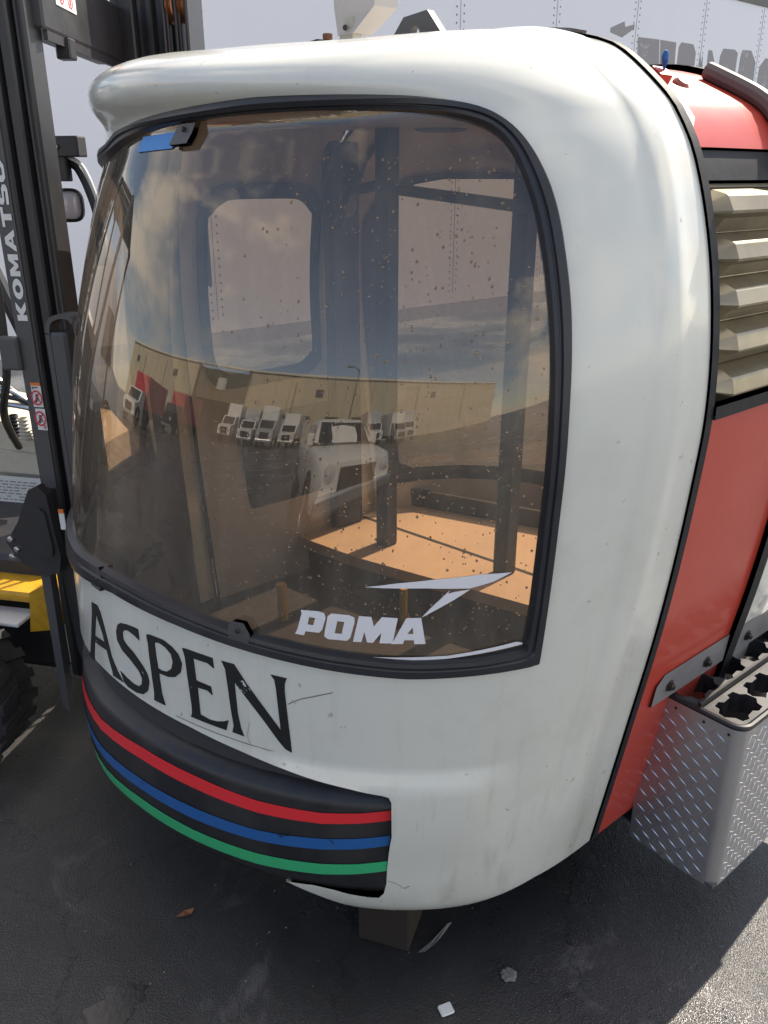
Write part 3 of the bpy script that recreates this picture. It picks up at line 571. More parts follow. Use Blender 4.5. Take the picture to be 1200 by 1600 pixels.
# interior
def flat_plan(U0, z, k, name, m, thick=.02):
    """a horizontal plate following the cabin's plan, inset by k"""
    s = np.linspace(-1, 1, 61); U = s2u(s)*k; t = np.full(61, float(U0)); f = S0(U, t); c = np.array(P3(1.711, (V0+V1)/2, 0)); f = c+(f-c)*k
    v = f@AX; r = f+((V0+V1-v)-v)[..., None]*AX; P = [(p[0], p[1], z) for p in f]+[(p[0], p[1], z) for p in r[::-1]]
    return MB().prism(P, (0, 0, thick)).build(name, m, cab)
flat_plan(.37, .345, .99, 'floor', M['interior_dark'])
flat_plan(.25, .225, .93, 'underbody', M['dark'], .07)
ce = MB()
ceil = flat_plan(1.80, 1.885, .93, 'ceiling', M['ceil'], .01)
for (u, v) in ((1.95,1.42),(1.35,1.5),(2.05,1.95)):
    MB().lathe(P3(u, v, 1.884), (0,0,-1), [(0,.006),(.05,.008),(.075,.006),(.085,0)], 28).build('ceiling_vent', M['interior_dark'], ceil)
# bench along the rear window
bn = MB()
bn.prism([P3(2.43,1.58,.46), P3(2.1,1.64,.46), P3(1.4,1.86,.46), P3(1.02,1.98,.46), P3(1.02,2.1,.46), P3(1.3,2.42,.46), P3(2.05,2.42,.46), P3(2.42,2.05,.46)], (0,0,.04))
bench = bn.build('bench_seat', M['bench'], cab)
MB().prism([P3(2.42,1.88,.4985),P3(2.42,1.895,.4985),P3(1.5,2.035,.4985),P3(1.5,2.02,.4985)], Zv*.003).build('seat_gap', M['interior_dark'], bench)
MB().prism([P3(2.41,2.10,.50), P3(1.70,2.40,.50), P3(1.05,2.30,.50), P3(1.05,2.32,.50), P3(1.70,2.42,.50), P3(2.41,2.12,.50)], (0,0,.07)).build('added_edge_board', M['interior_dark'], cab)  # low board added so the sunlit patch on the seat ends straight
MB().prism([P3(2.40,1.62,.29), P3(2.1,1.67,.29), P3(1.4,1.89,.29), P3(1.1,1.98,.29), P3(1.1,2.0,.29), P3(1.4,1.91,.29), P3(2.1,1.69,.29), P3(2.40,1.64,.29)], (0,0,.17)).build('bench_front', M['interior_dark'], cab)
for (u, v) in ((2.13,1.80),(1.69,1.95)):
    MB().box(P3(u+.03, v-.03, .50), -Bv*.06, Av*.06, Zv*1.4, .008).build('grab_pole', M['interior_dark'], cab)
MB().tube([P3(2.30,1.74,1.60), P3(2.28,1.76,1.70), P3(2.2,1.8,1.72), P3(1.7,1.92,1.67), P3(1.2,1.97,1.66), P3(1.0,1.9,1.62)], .017, 10).build('handrail', M['mastgrey'], cab, smooth=True)
MB().tube([P3(2.11,1.33,.34), P3(2.10,1.32,.42), P3(2.10,1.32,.50)], .017, 10).build('grab_handle', M['lampy'], cab, smooth=True)
MB().tube([P3(1.82,1.61,.33), P3(1.82,1.61,.50)], .013, 10).build('grab_handle', M['lampy'], cab, smooth=True)
MB().lathe(P3(2.335,1.79,1.66), P3(-.5,-.8,0)-P3(0,0,0), [(0,.002),(.038,.002),(.04,0)], 26).build('round_sticker', M['sticker'], cab)
MB().box(P3(2.40,V1-.06,.5), -Bv*.05, Av*.13, Zv*1.36, .01).build('corner_pillar', M['interior_dark'], cab)
MB().box(P3(2.44,V0+.02,.28), -Bv*.03, Av*.42, Zv*.7, .006).build('lower_side_lining', M['interior_dark'], cab)
# raindrops on the window's right half: too many to count
random.seed(5); V = []; F = []
ico = bmesh.new(); bmesh.ops.create_icosphere(ico, subdivisions=1, radius=1); iv = [v.co.copy() for v in ico.verts]; jf = [[v.index for v in f.verts] for f in ico.faces]; ico.free()
us = []; ts = []
while len(us) < 950:
    U = random.uniform(.33, .925); t = random.uniform(.97, 1.8)
    if random.random() < (U-.3)/.5*(1.15-.5*(t-.97)): us.append(U); ts.append(t)
pp, nn = shell_frame(u2s(np.array(us)), np.array(ts), lambda U, t: np.zeros_like(U)-.0068)
for p, n in zip(pp, nn):
    r = random.choice([.0010,.0013,.0016,.002,.0028]); q = Vector(n).to_track_quat('Z','Y'); k = len(V)
    for c in iv: V.append(Vector(p)+q@Vector((c.x*r*random.uniform(.9,1.1), c.y*r*random.uniform(.9,1.3), c.z*r*.5)))
    F += [[i+k for i in f] for f in jf]
rd = mesh('raindrops', V, F, M['drop'], gl, smooth=True); rd['kind'] = 'stuff'
# roof fittings
lug = MB(); vL = 1.50
fm = flat_mesh([(1.80,2.02),(1.716,2.10),(1.633,2.106),(1.55,2.02)], [[(1.675+.018*math.cos(a_), 2.055+.024*math.sin(a_)) for a_ in np.linspace(0, 2*math.pi, 17)[:-1]]], .05)
vv, FF, loops = fm; n = len(vv)
V = [P3(p[0], vL, p[1]) for p in vv]+[P3(p[0], vL+.02, p[1]) for p in vv]; F = [tuple(f) for f in FF]+[tuple(int(i)+n for i in f[::-1]) for f in FF]
k0 = 0
for l in loops:
    k = len(l); F += [(k0+i, k0+(i+1) % k, n+k0+(i+1) % k, n+k0+i) for i in range(k)]; k0 += k
mesh('lifting_lug', V, F, M['mastgrey'], cab)
pm = MB().prism([P3(2.098,1.6,2.03), P3(2.04,1.6,2.03), P3(2.04,1.63,2.03), P3(2.098,1.63,2.03)], (0,0,.12))
pm.build('roof_post', mat('aged_zinc', (.5,.5,.44), .5, metal=.3, dirt=.5, dirtcol=(.3,.26,.16), scale=20), cab)
MB().add([P3(2.10,1.595,2.11),P3(2.03,1.595,2.11),P3(1.97,1.62,2.17),P3(1.965,1.62,2.26),P3(2.12,1.595,2.26),P3(2.115,1.595,2.18),
          P3(2.10,1.66,2.11),P3(2.03,1.66,2.11),P3(1.97,1.70,2.17),P3(1.965,1.70,2.26),P3(2.12,1.66,2.26),P3(2.115,1.66,2.18)],
         [(5,4,3,2,1,0),(6,7,8,9,10,11)]+[(i,(i+1)%6,6+(i+1)%6,6+i) for i in range(6)]).build('post_head', mat('pale_pink_paint', (.50,.48,.46), .6, dirt=.4, dirtcol=(.4,.36,.32), scale=12), cab)
MB().lathe(P3(2.06,1.592,2.125), -Av, [(0,.006),(.006,.006),(.008,0)], 12).build('bolt', M['bolt'], cab)
MB().lathe(P3(2.02,1.5,2.03), (0,0,1), [(.007,0),(.007,.055),(.013,.055),(.013,.068),(0,.068)], 8).build('roof_bolt', M['rust'], cab)
q = shell_frame(np.array([float(u2s(.995))]), np.array([2.16]), white_off)[0][0]
cp = [side_pt(1, np.array([V0-.005+dv]), np.array([t]), np.array([o]))[0][0] for dv in (0, .05) for o in (.002, .010) for t in (2.13, 2.20, 2.26)]
MB().add(cp, [(0,1,4,3),(1,2,5,4),(3,4,10,9),(4,5,11,10),(6,9,10,7),(7,10,11,8),(0,3,9,6),(2,8,11,5),(0,6,7,1),(1,7,8,2)]).build('seam_cap', M['mastgrey'], cab)
# silver clip strip on the red roof beside the seam
patch('clip_strip', M['steel'], cab, [(V0+.022,1.83),(V0+.022,1.97),(V0+.040,1.95),(V0+.044,1.85)], off=lambda v, t: mid_off(v, t)+.004, side=1, d=.03, rim=.004)
rb = [side_pt(1, np.array([v]), np.array([t]), np.array([o]))[0][0] for v, k in ((1.43,1),(1.468,.9)) for t, o in ((1.955,-.03),(1.96,.0),(1.985,.0),(2.0,-.03))]
MB().add(rb, [(0,1,2,3),(7,6,5,4),(0,4,5,1),(1,5,6,2),(2,6,7,3)]).build('roof_bracket', M['red'], cab)
hb = side_pt(1, np.array([1.535]), np.array([1.975]), np.array([-.03]))[0][0]
MB().lathe(hb, side_pt(1, np.array([1.535]), np.array([1.975]), np.array([1.]))[0][0]-hb, [(.017,0),(.017,.010),(.011,.016),(0,.017)], 20).build('roof_hub', mat('rust_red_cap', (.30,.08,.06), .5), cab, smooth=True)
rp = side_pt(1, np.array([1.455]), np.array([1.975]), np.array([.0]))[0][0]
MB().lathe(Vector(rp), (0,0,1), [(.002,0),(.003,.006),(.006,.012),(.007,.022),(.004,.030),(0,.032)], 14).build('blue_knob', M['tape_blue'], cab, smooth=True)

rl = [Vector(side_pt(1, np.array([1.70]), np.array([t]), np.array([.016-.034*float(sst(1.84, 2.06, t))]))[0][0]) for t in np.linspace(2.04, 1.76, 16)]
MB().tube(rl, .017, 10).build('door_rail', mat('brown_grey_rail', (.13,.10,.09), .5, dirt=.5, dirtcol=(.08,.05,.04), scale=12), cab, smooth=True)

# ================================================================= ski rack on the door side
rack = thing('ski_rack', 'diamond plate ski rack box bolted to the red side of the gondola', 'ski rack', tuple(P3(.72, 1.9, .4)))
v0, v1, u1, u0, z0, z1 = 1.550, 2.20, .862, .641, .185, .625
def diamond(origin, X, Y, w, h, nrm, name, par):
    """sheet with raised lozenges in the two alternate directions"""
    o = Vector(origin); X = Vector(X).normalized(); Y = Vector(Y).normalized(); nn = Vector(nrm).normalized(); m = MB(); p = .0235
    for i in range(int(w/p)+1):
        for j in range(int(h/p)+1):
            cx, cy = (i+.5)*p, (j+.5)*p
            if cx > w-.012 or cy > h-.012 or cx < .01 or cy < .01: continue
            a = R(62) if (i+j) % 2 else R(-28)
            d1 = X*math.cos(a)+Y*math.sin(a); d2 = -X*math.sin(a)+Y*math.cos(a); c = o+X*cx+Y*cy
            L_, W_, H_ = .0142, .0017, .0012
            m.add([c-d1*L_, c-d2*W_, c+d1*L_, c+d2*W_, c-d1*L_*.45+nn*H_, c+d1*L_*.45+nn*H_], [(0,1,4),(4,1,5),(1,2,5),(2,3,5),(5,3,4),(4,3,0)])
    return m.build(name, M['bar'], par)
# end panel, rounded corner, outer panel in one folded sheet
c_, s_ = .03, 6
path = [(u1+.01, v0)]+[(u0+c_-c_*math.sin(a), v0+c_-c_*math.cos(a)) for a in np.linspace(0, math.pi/2, s_+1)]+[(u0, v1)]
V = []; F = []
for (u, v) in path:
    zb = z0 if v < v0+.05 else z0
    V += [P3(u, v, z0-.0), P3(u, v, z1+.008)]
for i in range(len(path)-1): F.append((2*i, 2*i+2, 2*i+3, 2*i+1))
body = MB().add(V, F).build('plate_panel', M['diamond'], rack, smooth=True, angle=30)
diamond(P3(u1, v0-.0005, z0), -Bv, Zv, u1-u0-c_, z1-z0, -Av, 'raised_pattern', body)
diamond(P3(u0-.0005, v0+c_, z0), Av, Zv, v1-v0-c_, z1-z0, -Bv, 'raised_pattern', body)
# top inserts with ski slots
def slot(cu, cv, s=1):
    P = [(0,-.062),(.020,-.058),(.030,-.042),(.046,-.040),(.05,-.018),(.038,-.010),(.040,.016),(.052,.022),(.050,.045),(.030,.048),(.018,.06),(-.012,.062),(-.026,.046),(-.044,.042),(-.048,.02),(-.036,.010),(-.040,-.016),(-.05,-.024),(-.044,-.044),(-.022,-.046)]
    return [(cu+a*s, cv+b) for a, b in P]
for r_, (ua, ub) in enumerate(((u1-.014, u1-.108), (u1-.118, u0+.004))):
    cu = (ua+ub)/2; hs = [slot(cu, v0+.080+k*.125, .78) for k in range(5)]
    vv, FF, loops = flat_mesh([(ua, v0+.004), (ub+(.024 if r_ else 0), v0+.004), (ub+(.007 if r_ else 0), v0+.012), (ub, v0+.03), (ub, v1), (ua, v1)], hs, .06)
    zt = z1+.012; V = [P3(p[0], p[1], zt) for p in vv]; F = [tuple(map(int, f)) for f in FF]; n = len(V)
    for l in loops[1:]:
        k = len(l); V += [P3(p[0], p[1], zt) for p in l]+[P3(p[0], p[1], zt-.05) for p in l]
        F += [(n+i, n+(i+1) % k, n+k+(i+1) % k, n+k+i) for i in range(k)]; n += 2*k
    MB().add(V, F).build('slotted_insert', M['rack'], rack)
MB().box(P3(u1-.109, v0+.004, z1+.002), -Bv*.008, Av*(v1-v0-.01), Zv*.026, .002).build('divider_bar', M['black'], rack)
pth = [P3(u1-.02, v0+.002, z1+.012)]+[P3(u, v+.002, z1+.012) for u, v in path[1:]]
MB().tube(pth, .008, 8).build('edge_trim', M['black'], rack, smooth=True)
MB().box(P3(u1-.001, v0+.001, z0+.002), -Bv*(u1-u0-.002), Av*(v1-v0-.003), Zv*.008).build('rack_floor', M['mastgrey'], rack)
MB().box(P3(u1-.002, v0+.01, z0+.01), Bv*.004, Av*(v1-v0-.02), Zv*(z1-z0-.01)).build('inner_plate', M['mastgrey'], rack)
MB().box(P3(u1-.02, v1-.006, z0+.01), -Bv*(u1-u0-.03), Av*.004, Zv*(z1-z0-.01)).build('inner_plate', M['mastgrey'], rack)
MB().box(P3(u1+.08, v0+.02, z0+.02), -Bv*.08, Av*(v1-v0-.03), Zv*.006).build('added_leak_plate', M['mastgrey'], rack)  # added plate that stops sunlight leaking down between rack and cabin
# fixing angle with bolts
us = lambda z: float(_lv(np.array([z]))[2][0])
va, vb = 1.455, 2.26
V = []
for v, k in ((va, .02), (va+.03, 0), (vb, 0)):
    V += [P3(us(.72)-.004, v, .728-k), P3(us(.66)-.007, v, .652), P3(u1-.030, v, .643), P3(u1-.030, v, .630)]
MB().add(V, [(i, i+1, i+5, i+4) for i in (0,1,2,4,5,6)]).build('fixing_angle', M['alu'], rack)
for v in (1.515, 1.67, 1.86, 2.03, 2.2):
    MB().lathe(P3(us(.69)-.005, v, .686), -Bv+Zv*.1, [(.015,0),(.015,.003),(.0095,.004),(.0095,.011),(.004,.014),(0,.014)], 6).build('bolt', M['bolt'], rack)
for u in (.80,.73,.67):
    MB().lathe(P3(u, v0, z1-.012), -Av, [(0,.002),(.003,.002),(.004,0)], 8).build('rivet', M['bolt'], rack)

# ================================================================= crib block
blk = thing('support_block', 'grimy timber crib block under the front lip of the gondola', 'block', tuple(P3(1.2, 1.2, 0)))
MB().box(P3(1.089, .991, .004), (Bv*.85-Av*.52)*.13, (Av*.85+Bv*.52)*.6, Zv*.19, .004).build('timber', M['wood'], blk)
MB().box(P3(1.10, 1.005, .195), (Bv*.85-Av*.52)*.11, (Av*.85+Bv*.52)*.55, Zv*.025, .004).build('timber', M['rust'], blk)
b2 = thing('support_block', 'timber crib block in the dark under the far end of the gondola', 'block', tuple(P3(1.7, 2.2, 0)))
MB().box(P3(1.3, 2.0, .004), Bv*.8, Av*.4, Zv*.19, .006).build('timber', M['wood'], b2)

# ================================================================= forklift
fk = thing('forklift', 'black masted yellow forklift standing left of the gondola, KOMATSU lettering up its mast', 'forklift', (-1.6, 2.8, 0))
th = R(12); fX = Vector((math.cos(th), -math.sin(th), 0)); fY = Vector((math.sin(th), math.cos(th), 0)); FO = Vector((-1.009, 2.3, 0))
Fp = lambda x, y, z: FO+fX*x+fY*y+Zv*z
def fbox(x, y, z, dx, dy, dz, name, m, par=None, bev=.004): return MB().box(Fp(x, y, z), fX*dx, fY*dy, Zv*dz, bev).build(name, M[m] if isinstance(m, str) else m, par or fk)
TOP = 2.6
def rail(y, s, wid, dp=.09):
    """three nested channels of one mast leg"""
    mb = MB(); x = 0
    for w_, st in wid:
        h = TOP-.02*st
        mb.box(Fp(x, y+s*.012*st, .25), fX*w_, fY*(s*dp), Zv*(h-.25), .005)
        mb.box(Fp(x+w_*.25, y+s*(.012*st+.0), .25), fX*(w_*.5), fY*(s*(dp+.01)), Zv*(h-.26), .003)
        x += w_+.008
    return mb.build('mast_rail', M['mast'], fk)
r1 = rail(0, 1, ((.066,0),(.032,1),(.030,2)), .07)
r2 = rail(.72, 1, ((.075,0),(.05,1),(.06,2)))
# grey band that carries the lettering
band = fbox(.002, -.003, .9, .050, .003, 1.7, 'grey_band', 'mastgrey', r1, 0)
LET = {  # block letters, unit height, width
 'K': [[(0,0),(.30,0),(.30,.38),(.60,0),(.98,0),(.60,.5),(.96,1),(.6,1),(.30,.64),(.30,1),(0,1)]],
 'O': 'ring', 'M': [[(0,0),(.26,0),(.26,.5),(.45,.1),(.6,.1),(.8,.5),(.8,0),(1.08,0),(1.08,1),(.78,1),(.54,.48),(.3,1),(0,1)]],
 'A': [[(0,0),(.3,0),(.37,.2),(.70,.2),(.77,0),(1.08,0),(.70,1),(.38,1)]], 'T': [[(.32,0),(.62,0),(.62,.74),(.94,.74),(.94,1),(0,1),(0,.74),(.32,.74)]],
 'S': [[(0,.04),(.3,0),(.75,0),(.93,.15),(.93,.42),(.75,.58),(.30,.62),(.30,.76),(.88,.74),(.88,.96),(.6,1),(.18,1),(0,.86),(0,.58),(.16,.43),(.62,.38),(.62,.24),(0,.28)]],
 'U': [[(0,1),(0,.25),(.2,0),(.78,0),(.98,.25),(.98,1),(.68,1),(.68,.3),(.6,.24),(.38,.24),(.3,.3),(.3,1)]]}
zc = 1.385; lh = .030; adv = .066
for ch in 'KOMATSU':
    if LET[ch] == 'ring':
        o = [(.52+.52*math.cos(a), .5+.5*math.sin(a)) for a in np.linspace(0, 2*math.pi, 29)[:-1]]; h = [(.52+.2*math.cos(a), .5+.26*math.sin(a)) for a in np.linspace(0, 2*math.pi, 21)[:-1]]
        vv, FF, _ = flat_mesh(o, [h], .5)
    else: vv, FF, _ = flat_mesh(LET[ch][0], [[(.45,.38),(.62,.38),(.535,.66)]] if ch == 'A' else [], .5)
    sx = .052/1.0
    V = [Fp(.046-p[1]*lh, -.0055, zc+p[0]*sx) for p in vv]; mesh('letter', V, [tuple(map(int, f)) for f in FF], M['label'], r1); zc += sx*max(vv[:, 0])+.006
MB().box(Fp(.002, -.0055, 1.80+.05), fX*.022, fY*.002, Zv*.16).build('white_sticker', M['label'], r1)
def warn(x, z, w_, h_, par, top=True, y=-.003):
    b = MB().box(Fp(x, y-.002, z), fX*w_, fY*.002, Zv*h_).build('warning_label', M['label'], par)
    if top: MB().box(Fp(x, y-.004, z+h_), fX*w_, fY*.003, Zv*h_*.13).build('orange_band', M['orange'], b)
    return b
def ringmark(x, z, r, par, y=-.0075):
    mb = MB(); n = 22; V = []; F = []
    for k in range(n):
        a = 2*math.pi*k/n
        for q in (r, r*.78): V.append(Fp(x+q*math.cos(a)*.8, y, z+q*math.sin(a)))
    F = [(2*k, 2*((k+1) % n), 2*((k+1) % n)+1, 2*k+1) for k in range(n)]; mb.add(V, F)
    a = R(50); dx, dz = math.cos(a)*.7, math.sin(a)*.9; px, pz = -dz*.09, dx*.09
    mb.add([Fp(x-r*dx+r*px, y, z-r*dz+r*pz), Fp(x+r*dx+r*px, y, z+r*dz+r*pz), Fp(x+r*dx-r*px, y, z+r*dz-r*pz), Fp(x-r*dx-r*px, y, z-r*dz-r*pz)], [(0,1,2,3)])
    mb.build('prohibition_mark', M['redink'], par)
    # small pictogram of a standing figure and load
    f = MB(); f.add([Fp(x+r*a_, y+.0005, z+r*b_) for a_, b_ in ((-.25,-.6),(.0,-.6),(.05,-.1),(.3,-.5),(.4,-.4),(.15,.1),(.2,.45),(-.1,.5),(-.15,.1))], [tuple(range(9))]); f.build('pictogram', M['inkblack'], par)
b = warn(.022, 1.145, .030, .062, r1); ringmark(.036, 1.172, .022, b); MB().add([Fp(.026+a_, -.0075, 1.196+b_) for a_, b_ in ((0,0),(.003,0),(.003,.004),(.018,.004),(.018,.007),(0,.007))], [tuple(range(6))]).build('pictogram', M['inkblack'], b)
b = warn(.024, 1.078, .030, .062, r1, False); ringmark(.037, 1.112, .022, b); ringmark(.048, 1.088, .006, b)
# cross member at the top with label and lug, and pulleys on the far leg
cb = MB().box((-.93,2.33,2.085), (.10,0,0), (0,.72,0), (0,0,.155), .006).build('cross_member', M['mast'], fk)
MB().box((-.86,2.47,2.035), (.04,0,0), (0,.05,0), (0,0,.05), .004).build('stop_block', M['mast'], cb)
MB().box((-.842,2.35,2.062), (.010,0,0), (0,.66,0), (0,0,.022)).build('lower_flange', M['mast'], cb)
CF = lambda x, y, z: Vector((-.8295+x, 2.43+y, z))
lb = MB().box(CF(0,0,2.152), (0,.15,0), (.002,0,0), Zv*.055).build('warning_label', M['label'], cb); MB().box(CF(.0005,0,2.207), (0,.15,0), (.003,0,0), Zv*.03).build('orange_band', M['orange'], lb)
for k in (0, 1):
    V = []; n = 22; cy, cz, r = .04+k*.066, 2.176, .018
    for i in range(n):
        a_ = 2*math.pi*i/n
        for q in (r, r*.78): V.append(CF(.003, cy+q*math.cos(a_), cz+q*math.sin(a_)))
    MB().add(V, [(2*i, 2*((i+1) % n), 2*((i+1) % n)+1, 2*i+1) for i in range(n)]).build('prohibition_mark', M['redink'], lb)
    MB().add([CF(.003, cy-.004, cz-.010), CF(.003, cy+.004, cz-.010), CF(.003, cy+.005, cz+.008), CF(.003, cy-.004, cz+.010)], [(0,1,2,3)]).build('pictogram', M['redink'], lb)
# cylinder head and sheaves on the far leg
fbox(.085, .74, .4, .045, .05, 2.1, 'lift_cylinder', 'black', r2, .012)
for k, x in enumerate((.185, .225)):
    fbox(x, .69, 2.10, .010, .10, .45, 'sheave_bracket', 'mast', r2)
    MB().lathe(Fp(x+.014, .735, 2.235), fX, [(.0,0),(.045,0),(.048,.004),(.038,.010),(.038,.014),(.048,.020),(.045,.024),(0,.024)], 28).build('sheave', M['copper'], r2, smooth=True)
fbox(.265, .68, 2.03, .012, .12, .5, 'sheave_bracket', 'mast', r2); fbox(.18, .70, 1.4, .10, .012, .7, 'chain_guard', 'mast', r2)
for x in (.2, .24):
    MB().tube([Fp(x, .70, 2.22), Fp(x, .70, .6)], .006, 8).build('lift_chain', M['bolt'], r2)
MB().box(Fp(.0,.01,.25), fX*.19, fY*.8, Zv*.10, .01).build('lower_tie', M['mast'], fk)
# work lamp, its bracket, curved guard bar
fbox(-.03, .29, 1.80, .115, .05, .055, 'lamp_bracket', 'mast'); MB().lathe(Fp(.018, .285, 1.826), -fY, [(0,.004),(.006,.004),(.008,0)], 12).build('bolt', M['steel'], fk)
fbox(-.02, .30, 1.735, .055, .03, .07, 'lamp_bracket', 'mast')
lamp = MB(); lc = Fp(-.014, .37, 1.668); ld = (Vector((.1, -1, .02))).normalized(); a1 = ld.cross(Zv).normalized()
def sq(r, h, e=3.2, n=32): return [lc+ld*h+(a1*math.copysign(abs(math.cos(t))**(2/e), math.cos(t))+Zv*math.copysign(abs(math.sin(t))**(2/e), math.sin(t))*1.12)*r for t in [2*math.pi*k/n for k in range(n)]]
rings = [sq(.022,-.055), sq(.040,-.02), sq(.043,.0), sq(.043,.014), sq(.037,.016), sq(.036,.006)]; V = [p for r_ in rings for p in r_]; F = [(i*32+k, i*32+(k+1) % 32, (i+1)*32+(k+1) % 32, (i+1)*32+k) for i in range(5) for k in range(32)]
F.append(tuple(range(32))[::-1]); lo = lamp.add(V, F).build('work_lamp', M['black'], fk, smooth=True)
V = sq(.035,.008)+sq(.028,.013)+sq(.012,.016); F = [(i*32+k, i*32+(k+1) % 32, (i+1)*32+(k+1) % 32, (i+1)*32+k) for i in range(2) for k in range(32)]+[tuple(range(64,96))]
MB().add(V, F).build('lens', M['lens'], lo, smooth=True)
MB().tube(bez([Fp(.02,.33,1.79), Fp(.055,.33,1.77), Fp(.085,.33,1.70), Fp(.10,.33,1.62), Fp(.09,.33,1.5)], 8), .014, 8).build('curved_bar', M['black'], fk, smooth=True)
MB().tube(bez([Fp(.035,.32,1.80), Fp(.075,.32,1.775), Fp(.105,.32,1.70), Fp(.118,.32,1.62)], 8), .006, 8).build('pale_cable', M['label'], fk, smooth=True)
# bent strap in front of the mast, load backrest upright
def strap(path, wdir, wid, thick, name, m, par=None):
    """flat bar following a path"""
    V = []; P = [Vector(p) for p in path]; wd = Vector(wdir)
    for i, p in enumerate(P):
        t = (P[min(i+1, len(P)-1)]-P[max(i-1, 0)]).normalized(); n_ = t.cross(wd).normalized()
        V += [p-n_*thick/2, p+n_*thick/2, p+n_*thick/2+wd*wid, p-n_*thick/2+wd*wid]
    F = [(0,1,2,3), tuple(len(V)-4+k for k in (3,2,1,0))]+[(4*i+j, 4*i+(j+1) % 4, 4*i+4+(j+1) % 4, 4*i+4+j) for i in range(len(P)-1) for j in range(4)]
    return MB().add(V, F).build(name, M[m], par or fk, smooth=True)
sp_ = bez([(0,0,.30),(0,0,.8),(0,0,1.3),(0,0,1.37),(.012,0,1.40),(.045,0,1.412),(.075,0,1.40),(.085,0,1.34),(.09,0,.9)], 8)
MB().box(Fp(.146,-.075,.30), fX*.052, fY*.05, Zv*1.07, .008).build('carriage_bar', M['mastgrey'], fk)
strap([Fp(.146+p.x, -.075, p.z) for p in sp_], fY, .05, .012, 'backrest_strap', 'mastgrey')
# carriage plate with bolts, fork shank
hx = [(-.07,.76),(-.02,.83),(.03,.93),(.06,.945),(.085,.92),(.09,.84),(.10,.73),(.09,.68),(.04,.66),(-.03,.70)]
cp_ = MB().prism([Fp(x, -.105, z) for x, z in hx], fY*.03).build('carriage_plate', M['mast'], fk)
MB().prism([Fp(x*.6+.025, -.113, .8+(z-.8)*.55) for x, z in hx], fY*.01).build('stiffener', M['mast'], cp_)
for x, z in ((-.05,.775),(-.035,.745),(-.055,.72)): MB().lathe(Fp(x, -.105, z), -fY, [(.009,0),(.009,.008),(.005,.012),(0,.012)], 8).build('bolt', M['steel'], cp_)
b = MB().box(Fp(.118, -.108, .82), fX*.016, fY*.003, Zv*.05).build('warning_label', M['label'], fk); MB().box(Fp(.118, -.109, .87), fX*.016, fY*.003, Zv*.012).build('orange_band', M['orange'], b)
MB().add([Fp(.015,-.09,.68),Fp(.045,-.09,.68),Fp(.035,-.09,.17),Fp(.012,-.09,.20),Fp(.015,-.06,.68),Fp(.045,-.06,.68),Fp(.035,-.06,.17),Fp(.012,-.06,.20)],
         [(0,1,2,3),(7,6,5,4),(0,4,5,1),(1,5,6,2),(2,6,7,3),(3,7,4,0)]).build('fork_shank', M['mastgrey'], fk)
MB().add([Fp(.055,-.05,.70),Fp(.17,-.05,.74),Fp(.16,-.05,.35),Fp(.10,-.05,.24),Fp(.07,-.05,.40),Fp(.055,-.02,.70),Fp(.17,-.02,.74),Fp(.16,-.02,.35),Fp(.10,-.02,.24),Fp(.07,-.02,.40)],
         [(0,1,2,3,4),(9,8,7,6,5)]+[(i,(i+1)%5,5+(i+1)%5,5+i) for i in range(5)]).build('side_plate', M['mast'], fk)
# front wheel
def wheel(c, ax, Rr, wd, name, par, lugs=22):
    c = Vector(c); ax = Vector(ax).normalized()
    w_ = MB().lathe(c, ax, [(Rr*.55,-wd*.5),(Rr*.8,-wd*.5),(Rr*.93,-wd*.46),(Rr*.97,-wd*.3),(Rr*.97,wd*.3),(Rr*.93,wd*.46),(Rr*.8,wd*.5),(Rr*.55,wd*.5)], 48)
    a0 = ax.orthogonal().normalized(); b0 = ax.cross(a0)
    for k in range(lugs):
        for s in (-1, 1):
            t0 = 2*math.pi*(k+(.5 if s > 0 else 0))/lugs; t1 = t0+2*math.pi/lugs*.42; P = []
            for r_ in (Rr*.95, Rr*1.0):
                for (t, h) in ((t0, 0), (t1, 0), (t1+.10, s*wd*.49), (t0+.10, s*wd*.49)):
                    P.append(c+ax*h+(a0*math.cos(t)+b0*math.sin(t))*(r_ if h == 0 else r_*.985))
            w_.add(P, [(0,1,2,3),(7,6,5,4),(0,4,5,1),(1,5,6,2),(2,6,7,3),(3,7,4,0)])
    wo_ = thing_child(name, c, par); w_.build('tyre', M['tyre'], wo_, smooth=True, angle=30)
    MB().lathe(c, -ax, [(0,wd*.36),(Rr*.18,wd*.36),(Rr*.2,wd*.30),(Rr*.42,wd*.24),(Rr*.50,wd*.40),(Rr*.56,wd*.50),(Rr*.58,wd*.46),(Rr*.56,wd*.2)], 40).build('rim', M['rim'], wo_, smooth=True, angle=30)
    for k in range(8):
        t = 2*math.pi*k/8+.2; p = c+(a0*math.cos(t)+b0*math.sin(t))*Rr*.38-ax*wd*.26
        MB().lathe(p, -ax, [(.0,.022),(.008,.022),(.012,.014),(.016,.012),(.016,0)], 8).build('wheel_nut', M['steel'], wo_)
    return wo_
def thing_child(name, loc, par):
    o = bpy.data.objects.new(name, None); o.empty_display_size = .05; col.objects.link(o); o.parent = par; o.location = Vector(loc)-wm(par).translation; return o
wheel((-1.365, 2.20, .265), fY, .265, .17, 'front_wheel', fk)
wheel((-1.15, 3.35, .285), fY, .285, .17, 'front_wheel', fk, 22)
